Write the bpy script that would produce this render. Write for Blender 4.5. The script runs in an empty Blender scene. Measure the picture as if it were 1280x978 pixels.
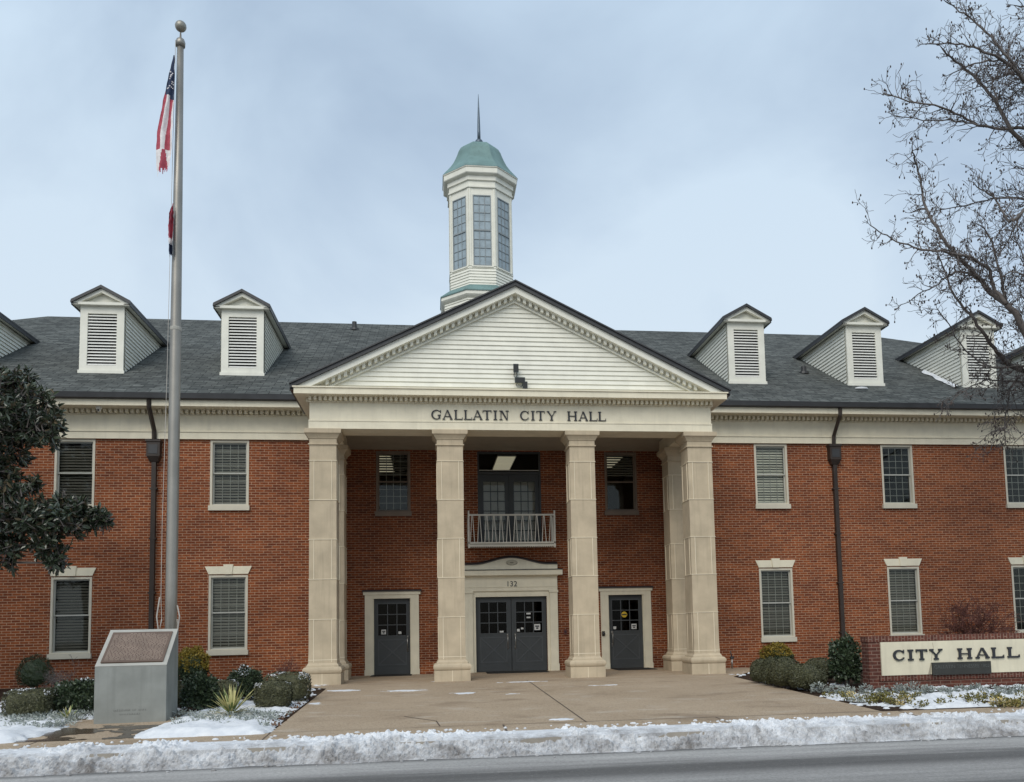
import bpy, math, random
from mathutils import Vector, Matrix, noise
R = math.radians
random.seed(7)
scene = bpy.context.scene
COL = scene.collection

# ------------------------------------------------------------------ camera
cam_d = bpy.data.cameras.new("camera")
cam = bpy.data.objects.new("camera", cam_d); COL.objects.link(cam)
CX = Vector((0.991, -0.13216, -0.02112)); CY = Vector((0.00915, -0.09052, 0.99585)); CF = Vector((0.13353, 0.98709, 0.08849))
CP = Vector((-2.114, -24.062, 1.179)); FPX, PPX, PPY = 1112.8, 687.8, 687.9
cam.matrix_world = Matrix(((CX.x, CY.x, -CF.x, CP.x), (CX.y, CY.y, -CF.y, CP.y), (CX.z, CY.z, -CF.z, CP.z), (0, 0, 0, 1)))
cam_d.sensor_width = 36.0; cam_d.lens = FPX/1280*36
cam_d.shift_x = (640-PPX)/1280; cam_d.shift_y = (PPY-489)/1280
cam_d.clip_end = 3000; cam_d.clip_start = 0.05
scene.camera = cam
# ------------------------------------------------------------------ world, sun, exposure
SUN_EL, SUN_AZ = 44, -24          # azimuth: degrees left of the view towards the camera side
w = bpy.data.worlds.new("World"); scene.world = w; w.use_nodes = True
nt = w.node_tree; nt.nodes.clear(); N = nt.nodes.new; K = nt.links.new
wo = N("ShaderNodeOutputWorld"); bg = N("ShaderNodeBackground"); bg.inputs[1].default_value = 0.114
sky = N("ShaderNodeTexSky"); sky.sky_type = 'NISHITA'; sky.sun_disc = False
sky.sun_elevation = R(SUN_EL); sky.sun_rotation = R(180+24)
tc = N("ShaderNodeTexCoord"); mp = N("ShaderNodeMapping"); mp.inputs['Scale'].default_value = (1.6, 1.6, 2.6); mp.inputs['Location'].default_value = (3.1, 1.7, .4)
n1 = N("ShaderNodeTexNoise"); n1.inputs['Scale'].default_value = 1.25; n1.inputs['Detail'].default_value = 6; n1.inputs['Roughness'].default_value = .5; n1.inputs['Distortion'].default_value = .5
rmp = N("ShaderNodeValToRGB"); rmp.color_ramp.elements[0].position = .40; rmp.color_ramp.elements[1].position = .62
rmp.color_ramp.elements[0].color = (.58, .58, .58, 1); rmp.color_ramp.elements[1].color = (1, 1, 1, 1)
sp = N("ShaderNodeSeparateXYZ"); mr = N("ShaderNodeMapRange"); mr.inputs[1].default_value = 0.0; mr.inputs[2].default_value = .75
mixc = N("ShaderNodeMix"); mixc.data_type = 'RGBA'
mixc.inputs['A'].default_value = (5.75, 6.45, 7.05, 1); mixc.inputs['B'].default_value = (4.35, 5.6, 6.95, 1)
mix = N("ShaderNodeMix"); mix.data_type = 'RGBA'
K(tc.outputs['Generated'], mp.inputs['Vector']); K(mp.outputs[0], n1.inputs['Vector']); K(n1.outputs['Fac'], rmp.inputs[0])
K(tc.outputs['Generated'], sp.inputs[0]); K(sp.outputs['Z'], mr.inputs[0]); K(mr.outputs[0], mixc.inputs['Factor'])
K(rmp.outputs[0], mix.inputs['Factor']); K(sky.outputs[0], mix.inputs['A']); K(mixc.outputs['Result'], mix.inputs['B'])
K(mix.outputs['Result'], bg.inputs[0]); K(bg.outputs[0], wo.inputs[0])
sd = bpy.data.lights.new("sun", 'SUN'); sd.energy = 1.7; sd.angle = R(42); sd.color = (1, .93, .82)
so = bpy.data.objects.new("sun", sd); COL.objects.link(so)
so.rotation_euler = (R(90-SUN_EL), 0, R(SUN_AZ))
so.location = (-20, -40, 40)
vs = scene.view_settings; vs.view_transform = 'Standard'; vs.look = 'None'; vs.exposure = 0.19; vs.gamma = 1; vs.use_curve_mapping = False
try:
    scene.cycles.max_bounces = 8; scene.cycles.transparent_max_bounces = 16
except Exception: pass

# ------------------------------------------------------------------ helpers
def at(u, v, Y):                    # pixel of the photograph -> point at depth Y
    d = CF + CX*((u-PPX)/FPX) - CY*((v-PPY)/FPX)
    return CP + d*((Y-CP.y)/d.y)
def gz(y):                          # ground profile: level court, falling to the pavement
    if y > -4.2: return 0.0
    if y > -11.2: return -0.2*(-4.2-y)/7.0
    return -0.2-0.04*(-11.2-y)/0.9
def gnd(u, v):
    z = 0
    for i in range(40):
        d = CF + CX*((u-PPX)/FPX) - CY*((v-PPY)/FPX)
        p = CP + d*((z-CP.z)/d.z); z = .5*z+.5*gz(p.y)
    return p

class MB:
    def __init__(s): s.v = []; s.f = []; s.m = []
    def add(s, vs, fs, mi=0):
        o = len(s.v); s.v += [tuple(p) for p in vs]
        for f in fs: s.f.append(tuple(i+o for i in f)); s.m.append(mi)
    def box(s, x0, x1, y0, y1, z0, z1, mi=0):
        s.add([(x0,y0,z0),(x1,y0,z0),(x1,y1,z0),(x0,y1,z0),(x0,y0,z1),(x1,y0,z1),(x1,y1,z1),(x0,y1,z1)],
              [(0,3,2,1),(4,5,6,7),(0,1,5,4),(1,2,6,5),(2,3,7,6),(3,0,4,7)], mi); return s
    def face(s, *ps, mi=0): s.add(ps, [tuple(range(len(ps)))], mi); return s
    def prism(s, poly, y0, y1, mi=0):           # polygon in (x,z) extruded along y
        n = len(poly); a = [(x, y0, z) for x, z in poly]; b = [(x, y1, z) for x, z in poly]
        s.add(a+b, [tuple(range(n)), tuple(range(2*n-1, n-1, -1))]+[(i, i+n, (i+1) % n+n, (i+1) % n) for i in range(n)], mi); return s
    def prism_x(s, poly, x0, x1, mi=0):         # polygon in (y,z) extruded along x
        n = len(poly); a = [(x0, y, z) for y, z in poly]; b = [(x1, y, z) for y, z in poly]
        s.add(a+b, [tuple(range(n)), tuple(range(2*n-1, n-1, -1))]+[(i, i+n, (i+1) % n+n, (i+1) % n) for i in range(n)], mi); return s
    def loft(s, rings, mi=0, cap=True):
        n = len(rings[0]); vs = [p for r in rings for p in r]; fs = []
        for k in range(len(rings)-1):
            for i in range(n): fs.append((k*n+i, k*n+(i+1) % n, (k+1)*n+(i+1) % n, (k+1)*n+i))
        if cap: fs.append(tuple(range(n-1, -1, -1))); fs.append(tuple((len(rings)-1)*n+i for i in range(n)))
        s.add(vs, fs, mi); return s
    def square(s, cx, cy, prof, mi=0):
        return s.loft([[(cx-h,cy-h,z),(cx+h,cy-h,z),(cx+h,cy+h,z),(cx-h,cy+h,z)] for h, z in prof], mi)
    def poly(s, cx, cy, prof, n=8, mi=0, rot=None):   # regular polygon lathe; prof gives apothem
        rot = math.pi/n if rot is None else rot; c = 1/math.cos(math.pi/n) if n < 12 else 1
        return s.loft([[(cx+a*c*math.cos(rot+2*math.pi*i/n), cy+a*c*math.sin(rot+2*math.pi*i/n), z) for i in range(n)] for a, z in prof], mi)
    def tube(s, pts, rad, n=5, mi=0, cap=True):
        pts = [Vector(p) for p in pts]; rings = []; prev = None
        for i, p in enumerate(pts):
            d = (pts[min(i+1, len(pts)-1)]-pts[max(i-1, 0)])
            d = d.normalized() if d.length > 1e-9 else Vector((0,0,1))
            if prev is None:
                a = Vector((1,0,0)) if abs(d.x) < .8 else Vector((0,1,0)); x = d.cross(a).normalized()
            else:
                x = prev-d*prev.dot(d); x = x.normalized() if x.length > 1e-6 else d.orthogonal().normalized()
            prev = x; y = d.cross(x); r = rad[i] if isinstance(rad, (list, tuple)) else rad
            rings.append([p+(x*math.cos(2*math.pi*k/n)+y*math.sin(2*math.pi*k/n))*r for k in range(n)])
        return s.loft(rings, mi, cap)
    def ball(s, c, rx, ry, rz, nu=12, nv=8, mi=0):
        c = Vector(c); vs = []; fs = []
        for j in range(nv+1):
            t = math.pi*j/nv
            for i in range(nu):
                p = 2*math.pi*i/nu; vs.append(c+Vector((rx*math.sin(t)*math.cos(p), ry*math.sin(t)*math.sin(p), rz*math.cos(t))))
        for j in range(nv):
            for i in range(nu): fs.append((j*nu+i, (j+1)*nu+i, (j+1)*nu+(i+1) % nu, j*nu+(i+1) % nu))
        s.add(vs, fs, mi); return s
    def bar(s, a, b, wx, wy, mi=0):
        a, b = Vector(a), Vector(b); d = (b-a).normalized(); q = Vector((0,1,0)) if abs(d.y) < .9 else Vector((1,0,0))
        x = d.cross(q).normalized()*wx/2; y = d.cross(x.normalized())*wy/2
        return s.loft([[p-x-y, p+x-y, p+x+y, p-x+y] for p in (a, b)], mi)
    def leaf(s, p, d, nrm, L, W, mi=0):
        d = d.normalized(); sd_ = d.cross(nrm); sd_ = sd_.normalized() if sd_.length > 1e-6 else d.orthogonal().normalized()
        s.add([p, p+d*L*.45+sd_*W*.5, p+d*L, p+d*L*.45-sd_*W*.5], [(0,1,2,3)], mi)
    def build(s, name, mats, parent=None, smooth=False, tag_=None):
        me = bpy.data.meshes.new(name); off = Vector((0,0,0)); q = parent
        while q is not None: off += q.location; q = q.parent
        me.from_pydata([Vector(p)-off for p in s.v] if off.length > 0 else s.v, [], s.f)
        for m in (mats if isinstance(mats, (list, tuple)) else [mats]): me.materials.append(m)
        me.polygons.foreach_set('material_index', s.m)
        if smooth: me.polygons.foreach_set('use_smooth', [True]*len(s.f))
        me.update(); o = bpy.data.objects.new(name, me); COL.objects.link(o)
        if parent is not None: o.parent = parent
        if tag_: tag(o, *tag_)
        return o
def tag(o, label, cat, group=None):
    o['label'] = label; o['category'] = cat
    if group: o['group'] = group
    return o
def empty(name, loc, label, cat, group=None):
    o = bpy.data.objects.new(name, None); o.location = loc; o.empty_display_size = .3; COL.objects.link(o); return tag(o, label, cat, group)
def struct(o, kind='structure'): o['kind'] = kind; return o
def copy_tree(o, parent=None):
    c = o.copy(); COL.objects.link(c)
    if parent is not None: c.parent = parent
    for ch in list(o.children): copy_tree(ch, c)
    return c
def rv(a=1): return Vector((random.uniform(-a,a), random.uniform(-a,a), random.uniform(-a,a)))
def rdir():
    while True:
        q = rv()
        if .05 < q.length < 1: return q.normalized()

# ------------------------------------------------------------------ materials
def base(name, rough=.6, metal=0., spec=.5):
    m = bpy.data.materials.new(name); m.use_nodes = True; t = m.node_tree; b = t.nodes['Principled BSDF']
    b.inputs['Roughness'].default_value = rough; b.inputs['Metallic'].default_value = metal
    b.inputs['Specular IOR Level'].default_value = spec
    return m, t, b
def nd(t, kind, **kw):
    n = t.nodes.new(kind)
    for k, v in kw.items():
        if k in n.inputs: n.inputs[k].default_value = v
        else: setattr(n, k, v)
    return n
def mixrgb(t, fac, a, b, blend='MIX'):
    n = t.nodes.new('ShaderNodeMix'); n.data_type = 'RGBA'; n.blend_type = blend
    for key, val in (('Factor', fac), ('A', a), ('B', b)):
        if hasattr(val, 'links'): t.links.new(val, n.inputs[key])
        elif key == 'Factor': n.inputs[key].default_value = val
        else: n.inputs[key].default_value = (*val, 1)
    return n.outputs['Result']
def ramp(t, src, p0, p1, c0=(0,0,0), c1=(1,1,1)):
    n = t.nodes.new('ShaderNodeValToRGB'); e = n.color_ramp.elements
    e[0].position, e[1].position = p0, p1; e[0].color, e[1].color = (*c0, 1), (*c1, 1)
    t.links.new(src, n.inputs[0]); return n.outputs[0]
def objco(t, scale=(1,1,1)):
    c = t.nodes.new('ShaderNodeTexCoord'); mpn = t.nodes.new('ShaderNodeMapping'); mpn.inputs['Scale'].default_value = scale
    t.links.new(c.outputs['Object'], mpn.inputs['Vector']); return mpn.outputs[0]
def nz(t, vec, scale, detail=4, rough=.55):
    n = nd(t, 'ShaderNodeTexNoise', Scale=scale, Detail=detail, Roughness=rough); t.links.new(vec, n.inputs['Vector']); return n.outputs['Fac']
def bump(t, b, src, strength=.3, dist=.01, prev=None):
    n = nd(t, 'ShaderNodeBump', Strength=strength, Distance=dist); t.links.new(src, n.inputs['Height'])
    if prev is not None: t.links.new(prev, n.inputs['Normal'])
    t.links.new(n.outputs[0], b.inputs['Normal']); return n.outputs[0]
def sc(c, k): return tuple(min(1, x*k) for x in c)
def plain(name, col, rough=.6, metal=0., var=.12, scale=3., fine=40., bmp=.08, spec=.4, streak=0., sub=0):
    m, t, b = base(name, rough, metal, spec); v = objco(t)
    c = mixrgb(t, ramp(t, nz(t, v, scale), .3, .7), sc(col, 1-var), sc(col, 1+var))
    f = nz(t, v, fine, 3)
    c = mixrgb(t, ramp(t, f, .3, .7), c, sc(col, .9))if 0 else c
    if streak:
        s_ = nz(t, objco(t, (5, 5, .35)), 2.2, 5, .6)
        c = mixrgb(t, ramp(t, s_, .52, .8, (0,0,0), (streak,)*3), c, sc(col, .55))
    t.links.new(c, b.inputs['Base Color'])
    if bmp: bump(t, b, f, bmp, .01)
    return m
def brick(name, c1, c2, mort, bw=.215, rh=.0677, rot=False):
    m, t, b = base(name, .85, 0, .25)
    c = t.nodes.new('ShaderNodeTexCoord'); s = t.nodes.new('ShaderNodeSeparateXYZ'); t.links.new(c.outputs['Object'], s.inputs[0])
    a = nd(t, 'ShaderNodeMath', operation='ADD'); t.links.new(s.outputs['X'], a.inputs[0]); t.links.new(s.outputs['Y'], a.inputs[1])
    cb = t.nodes.new('ShaderNodeCombineXYZ'); t.links.new(a.outputs[0], cb.inputs[1 if rot else 0]); t.links.new(s.outputs['Z'], cb.inputs[0 if rot else 1])
    k = nd(t, 'ShaderNodeTexBrick', Scale=1.0); k.inputs['Brick Width'].default_value = bw; k.inputs['Row Height'].default_value = rh
    k.inputs['Mortar Size'].default_value = .0075; k.inputs['Mortar Smooth'].default_value = .15; k.inputs['Bias'].default_value = -.1; k.offset = .5
    k.inputs['Color1'].default_value = (*c1, 1); k.inputs['Color2'].default_value = (*c2, 1); k.inputs['Mortar'].default_value = (*mort, 1)
    t.links.new(cb.outputs[0], k.inputs['Vector'])
    v = objco(t); big = ramp(t, nz(t, objco(t, (1,1,2.2)), .45, 7, .68), .32, .68, (.66,.65,.68), (1.2,1.2,1.16))
    col = mixrgb(t, 1., k.outputs['Color'], big, 'MULTIPLY')
    st = ramp(t, nz(t, v, 14, 4, .7), .35, .7, (.72,.72,.74), (1.18,1.14,1.1)); col = mixrgb(t, 1., col, st, 'MULTIPLY')
    t.links.new(col, b.inputs['Base Color'])
    inv = nd(t, 'ShaderNodeMath', operation='SUBTRACT'); inv.inputs[0].default_value = 1; t.links.new(k.outputs['Fac'], inv.inputs[1])
    bump(t, b, inv.outputs[0], .6, .006); return m
def shingle(name, ax):
    m, t, b = base(name, .95, 0, .2)
    c = t.nodes.new('ShaderNodeTexCoord'); s = t.nodes.new('ShaderNodeSeparateXYZ'); t.links.new(c.outputs['Object'], s.inputs[0])
    cb = t.nodes.new('ShaderNodeCombineXYZ'); t.links.new(s.outputs['X' if ax == 'x' else 'Y'], cb.inputs[0]); t.links.new(s.outputs['Z'], cb.inputs[1])
    k = nd(t, 'ShaderNodeTexBrick', Scale=1.0); k.inputs['Brick Width'].default_value = .3; k.inputs['Row Height'].default_value = .075
    k.inputs['Mortar Size'].default_value = .012; k.inputs['Mortar Smooth'].default_value = .6; k.offset = .37; k.offset_frequency = 3
    k.inputs['Color1'].default_value = (.075,.081,.078,1); k.inputs['Color2'].default_value = (.140,.147,.138,1); k.inputs['Mortar'].default_value = (.02,.022,.022,1)
    t.links.new(cb.outputs[0], k.inputs['Vector'])
    v = objco(t); col = mixrgb(t, 1., k.outputs['Color'], ramp(t, nz(t, objco(t, (1,1,5)), 3.2, 5, .7), .3, .7, (.5,.5,.5), (1.5,1.5,1.5)), 'MULTIPLY')
    col = mixrgb(t, 1., col, ramp(t, nz(t, v, .5, 4), .3, .7, (.82,.82,.82), (1.15,1.16,1.16)), 'MULTIPLY')
    t.links.new(col, b.inputs['Base Color']); bump(t, b, k.outputs['Fac'], -.5, .01); return m
def glass(name, tint=(.94,.94,.91), refl=(.78,.80,.78), ior=1.33, bm=.02):
    m = bpy.data.materials.new(name); m.use_nodes = True; t = m.node_tree; t.nodes.clear()
    o = t.nodes.new('ShaderNodeOutputMaterial'); mx = t.nodes.new('ShaderNodeMixShader'); tr = nd(t, 'ShaderNodeBsdfTransparent', Color=(*tint, 1))
    g = nd(t, 'ShaderNodeBsdfGlossy', Color=(*refl, 1), Roughness=.03); fr = nd(t, 'ShaderNodeFresnel', IOR=ior)
    v = objco(t); bn = nd(t, 'ShaderNodeBump', Strength=bm, Distance=.01); t.links.new(nz(t, v, 2.5, 2), bn.inputs['Height']); t.links.new(bn.outputs[0], g.inputs['Normal'])
    t.links.new(fr.outputs[0], mx.inputs[0]); t.links.new(tr.outputs[0], mx.inputs[1]); t.links.new(g.outputs[0], mx.inputs[2]); t.links.new(mx.outputs[0], o.inputs[0]); return m
def foliage(name, c0, c1, rough=.55, spec=.4):
    m, t, b = base(name, rough, 0, spec); v = objco(t)
    g = t.nodes.new('ShaderNodeNewGeometry')
    c = mixrgb(t, g.outputs['Random Per Island'], c0, c1)
    c = mixrgb(t, ramp(t, nz(t, v, 3.), .35, .65), c, sc(c0, .8)) if 0 else c
    t.links.new(c, b.inputs['Base Color']); return m
def emis(name, col, st):
    m, t, b = base(name); b.inputs['Base Color'].default_value = (*col, 1); b.inputs['Emission Color'].default_value = (*col, 1); b.inputs['Emission Strength'].default_value = st; return m

BR = brick('red_brick', (.285,.080,.027), (.150,.038,.017), (.45,.29,.19))
BR2 = brick('sign_brick', (.165,.058,.040), (.105,.040,.030), (.27,.18,.14))
BRS = brick('sign_soldier_brick', (.165,.058,.040), (.105,.040,.030), (.27,.18,.14), rot=True)
SH_X, SH_Y = shingle('shingle_main', 'x'), shingle('shingle_side', 'y')
CREAM = plain('cream_paint', (.76,.70,.545), .55, var=.07, streak=.20, bmp=.04)
WHITE = plain('white_siding_paint', (.77,.76,.67), .5, var=.06, streak=.10, bmp=.03)
WHITE2 = plain('white_louver_paint', (.76,.76,.72), .5, var=.04, bmp=.02)
STONE = plain('cast_stone', (.50,.415,.295), .85, var=.13, scale=2.2, fine=90, bmp=.15, streak=.42)
MORT = plain('pale_mortar', (.78,.70,.54), .9, var=.05)
DARKM = plain('dark_bronze_metal', (.036,.037,.040), .45, var=.2, spec=.5)
BRONZ = plain('brown_downspout', (.036,.026,.021), .5, var=.25)
DOORP = plain('slate_door_paint', (.050,.055,.058), .5, var=.1, bmp=.02)
DOORP2 = plain('slate_door_moulding', (.068,.074,.078), .5, var=.08)
COPPER = plain('verdigris_copper', (.15,.245,.235), .6, var=.22, scale=1.4, streak=.5)
SPIRE = plain('dark_spire_metal', (.10,.13,.16), .4, .5, var=.2)
FRAME = plain('window_frame_paint', (.58,.54,.44), .6, var=.06)
MUNT = plain('muntin_paint', (.36,.37,.35), .5, var=.05)
SASH = plain('sash_paint', (.42,.42,.38), .5, var=.06)
GLS = glass('window_glass'); GLSB = plain('belfry_glass', (.30,.37,.41), .25, var=.18, scale=4, bmp=.02, spec=.6); GLSD = glass('door_glass', (.22,.22,.22), (.8,.8,.8), 1.2, 0.0)
BL_G = plain('grey_blind', (.26,.255,.232), .6, var=.06); BL_D = plain('dark_blind', (.172,.168,.152), .6, var=.06); BL_W = plain('pale_blind', (.72,.73,.66), .6, var=.06)
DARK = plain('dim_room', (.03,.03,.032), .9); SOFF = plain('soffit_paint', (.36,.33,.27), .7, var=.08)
LAMP = emis('ceiling_lamp', (1,.93,.70), .25)
LETT = plain('dark_letter_metal', (.028,.029,.034), .5, var=.15)
RAIL = plain('white_rail', (.62,.58,.50), .5, var=.08, streak=.2)
CONC = plain('monument_concrete', (.245,.255,.238), .8, var=.16, scale=2.2, fine=70, bmp=.12, streak=.4)
CONCL = plain('pale_concrete_edge', (.40,.39,.35), .8, var=.12, bmp=.1)
PLAQ = plain('bronze_plaque', (.155,.105,.078), .5, .25, var=.15); PLAQL = plain('bronze_letters', (.36,.28,.22), .45, .2, var=.2)
PLQD = plain('dark_plaque', (.05,.05,.045), .5, .3, var=.2); PLQL = plain('plaque_letters', (.10,.105,.10), .45, .3, var=.1)
STEEL = plain('pole_aluminium', (.30,.285,.255), .42, .55, var=.14, scale=1.5, fine=25, streak=.3)
ROPE = plain('rope', (.45,.42,.38), .9); CHROME = plain('door_pull_metal', (.35,.34,.32), .3, .8)
PAPER = plain('paper_notice', (.6,.6,.58), .7, var=.1); YELL = plain('yellow_sticker', (.62,.42,.03), .6); BLACK = plain('black_plastic', (.02,.022,.023), .5)
SPK = plain('flood_green_metal', (.032,.042,.042), .45); MAT = plain('black_rubber', (.022,.021,.02), .9, bmp=.4)
BARK = plain('grey_bark', (.115,.10,.092), .9, var=.3, scale=6, fine=30, bmp=.6); TWIG = plain('twig_bark', (.125,.110,.105), .9, var=.25, bmp=0)
POD = plain('seed_pod', (.06,.045,.04), .9, var=.3, bmp=0); MAPLE = plain('maple_twig', (.12,.05,.04), .9, var=.3, bmp=0)
MAG = foliage('magnolia_leaf', (.018,.029,.017), (.066,.084,.050), .26, .7); MAGB = foliage('magnolia_leaf_back', (.06,.045,.022), (.10,.075,.04), .7)
BOX = foliage('boxwood_leaf', (.030,.033,.017), (.105,.105,.05)); HOL = foliage('holly_leaf', (.016,.03,.016), (.065,.09,.045), .4)
GOLD = foliage('golden_leaf', (.16,.13,.02), (.34,.24,.04)); YUC = foliage('yucca_leaf', (.34,.32,.12), (.66,.60,.28)); YUCS = foliage('yucca_green', (.10,.15,.05), (.2,.25,.09))
DUST = foliage('silver_leaf', (.20,.225,.20), (.40,.43,.40), .8); PANS = foliage('pansy_leaf', (.07,.075,.02), (.24,.20,.05)); PANF = foliage('pansy_flower', (.55,.40,.08), (.65,.60,.45))
DEAD = foliage('dead_leaf', (.08,.04,.02), (.16,.08,.04))

def snow_mat(name, dirt=0.):
    m, t, b = base(name, .7, 0, .3); v = objco(t)
    c = mixrgb(t, ramp(t, nz(t, v, 7, 5), .3, .7), (.62,.64,.67), (.78,.79,.80))
    if dirt:
        s = t.nodes.new('ShaderNodeSeparateXYZ'); cc = t.nodes.new('ShaderNodeTexCoord'); t.links.new(cc.outputs['Object'], s.inputs[0])
        mrn = nd(t, 'ShaderNodeMapRange'); t.links.new(s.outputs['Y'], mrn.inputs[0])
        mrn.inputs[1].default_value = -12.0; mrn.inputs[2].default_value = -12.45; mrn.inputs[3].default_value = 0; mrn.inputs[4].default_value = .17
        a = nd(t, 'ShaderNodeMath', operation='ADD'); t.links.new(mrn.outputs[0], a.inputs[0]); t.links.new(nz(t, v, 1.8, 12, .8), a.inputs[1])
        c = mixrgb(t, ramp(t, a.outputs[0], .50, .80, (0,0,0), (dirt,)*3), c, (.13,.115,.105))
        c = mixrgb(t, ramp(t, nz(t, v, 22, 6, .75), .56, .74, (0,0,0), (dirt*.6,)*3), c, (.2,.18,.17))
    t.links.new(c, b.inputs['Base Color']); bump(t, b, nz(t, v, 55, 5, .7), .35, .02); return m
SNOW, SNOWD = snow_mat('snow'), snow_mat('ploughed_snow', .95)

def aggregate(name):
    m, t, b = base(name, .9, 0, .2); v = objco(t)
    big = nz(t, v, .45, 6, .6); c = mixrgb(t, ramp(t, big, .32, .68), (.32,.235,.155), (.43,.33,.23))
    c = mixrgb(t, ramp(t, nz(t, v, 22, 4, .85), .35, .65, (0,0,0), (.62,)*3), c, (.47,.38,.28))
    c = mixrgb(t, ramp(t, nz(t, v, 38, 3, .85), .52, .68, (0,0,0), (.8,)*3), c, (.10,.075,.055))
    c = mixrgb(t, ramp(t, nz(t, objco(t, (.6, 1.6, 1)), 1.7, 6, .65), .56, .70, (0,0,0), (.55,)*3), c, (.52,.46,.39))   # salt bloom
    c = mixrgb(t, ramp(t, nz(t, objco(t, (.8, 1.2, 1)), .9, 4, .6), .56, .70, (0,0,0), (.5,)*3), c, (.17,.12,.08))    # damp stains
    t.links.new(c, b.inputs['Base Color']); bump(t, b, nz(t, v, 60, 3, .8), .35, .01); return m
AGG = aggregate('exposed_aggregate')
def asphalt():
    m, t, b = base('salted_asphalt', .75, 0, .35); v = objco(t)
    s = t.nodes.new('ShaderNodeSeparateXYZ'); t.links.new(v, s.inputs[0])
    st = nz(t, objco(t, (.12, 1.5, 1)), 3, 6, .7)
    wv = nd(t, 'ShaderNodeMath', operation='MULTIPLY_ADD'); t.links.new(st, wv.inputs[0]); wv.inputs[1].default_value = .5; t.links.new(s.outputs['Y'], wv.inputs[2])
    cr = t.nodes.new('ShaderNodeValToRGB'); mrn = nd(t, 'ShaderNodeMapRange'); t.links.new(wv.outputs[0], mrn.inputs[0]); mrn.inputs[1].default_value = -17.; mrn.inputs[2].default_value = -12.
    e = cr.color_ramp.elements; e[0].position = 0; e[0].color = (.19,.19,.19,1); e[1].position = 1; e[1].color = (.36,.35,.335,1)
    for p, g in ((.10,.11),(.28,.105),(.38,.24),(.50,.27),(.545,.22),(.61,.085),(.70,.095),(.755,.25),(.88,.35),(.908,.30),(.938,.08)):
        q = e.new(p); g *= 1.32; q.color = (g, g*.965, g*.92, 1)
    t.links.new(mrn.outputs[0], cr.inputs[0])
    c = mixrgb(t, 1., cr.outputs[0], ramp(t, st, .3, .7, (.75,)*3, (1.25,)*3), 'MULTIPLY')
    c = mixrgb(t, ramp(t, nz(t, v, 26, 4, .85), .38, .66, (0,0,0), (.5,)*3), c, (.09,.088,.085)); c = mixrgb(t, ramp(t, nz(t, objco(t, (1,3,1)), 14, 4, .85), .56, .72, (0,0,0), (.6,)*3), c, (.50,.49,.48))
    t.links.new(c, b.inputs['Base Color']); bump(t, b, nz(t, v, 70, 3, .8), .3, .008)
    return m
ASPH = asphalt()
KERB = plain('kerb_concrete', (.30,.27,.23), .9, var=.15, fine=60, bmp=.2)
def mulch_mat():
    m, t, b = base('mulch', .95, 0, .1); v = objco(t)
    c = mixrgb(t, ramp(t, nz(t, v, 25, 5, .8), .3, .7), (.018,.011,.008), (.085,.055,.038))
    t.links.new(c, b.inputs['Base Color']); bump(t, b, nz(t, v, 30, 4, .8), 1., .03); return m
MULCH = mulch_mat(); JOINT = plain('joint_filler', (.095,.072,.055), .95, bmp=0)
FAR = plain('far_ground', (.16,.145,.11), .95, var=.3, scale=.2)
# ------------------------------------------------------------------ ground, road, court
m = MB().face((-400,-400,-.52),(400,-400,-.52),(400,400,-.52),(-400,400,-.52)); struct(m.build('ground', FAR))
m = MB()
YS = [-12.1, -11.2, -4.2, 60]
for a, b in zip(YS[:-1], YS[1:]): m.face((-70,a,gz(a)-.012),(70,a,gz(a)-.012),(70,b,gz(b)-.012),(-70,b,gz(b)-.012))
m.face((-70,60,-.012),(70,60,-.012),(70,60,-.6),(-70,60,-.6))
for x in (-70, 70): m.face((x,-12.1,-.252),(x,-4.2,-.012),(x,60,-.012),(x,60,-.6),(x,-12.1,-.6))
struct(m.build('planting_bed', MULCH))
m = MB().face((-90,-60,-.43),(90,-60,-.43),(90,-12.27,-.43),(-90,-12.27,-.43)); struct(m.build('road', ASPH))
m = MB()
x = -60.
while x < 60: m.box(x, x+2.99, -12.28, -12.10, -.6, -.232); x += 3.0
struct(m.build('kerb', KERB))
m = MB(); zz = lambda y: gz(y)+.006
for a, b in ((-12.1,-11.2),(-11.2,-11.0)): m.face((-60,a,zz(a)),(60,a,zz(a)),(60,b,zz(b)),(-60,b,zz(b)))
struct(m.build('pavement', AGG))
m = MB(); m.face((-4.36,-11,zz(-11)),(4.75,-11,zz(-11)),(4.75,-4.2,.006),(-4.36,-4.2,.006))
m.add([(-4.36,-4.2,.006),(4.75,-4.2,.006),(6.5,-1.2,.006),(6.5,.3,.006),(5.2,.3,.006),(5.2,1.6,.006),(-5.2,1.6,.006),(-5.2,-3.2,.006)], [(0,1,2,3,4,5,6,7)])
m.face((-7.75,-11,zz(-11)),(-6.0,-11,zz(-11)),(-6.0,-8.6,zz(-8.6)),(-7.75,-8.6,zz(-8.6)))
struct(m.build('plaza', AGG))
m = MB()
def strip(pts, wd, dz=.0105):
    for (x0,y0),(x1,y1) in zip(pts[:-1], pts[1:]):
        d = Vector((x1-x0, y1-y0)).normalized(); nx, ny = -d.y*wd/2, d.x*wd/2
        m.face((x0-nx,y0-ny,gz(y0)+dz),(x1-nx,y1-ny,gz(y1)+dz),(x1+nx,y1+ny,gz(y1)+dz),(x0+nx,y0+ny,gz(y0)+dz))
strip([(.07,-3.4),(.07,-4.2),(.13,-11.0)], .022); strip([(-1.1,-10.95),(1.6,-10.97),(4.75,-10.98)], .022); strip([(-1.09,-11.02),(-1.09,-12.05)], .03)
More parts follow.
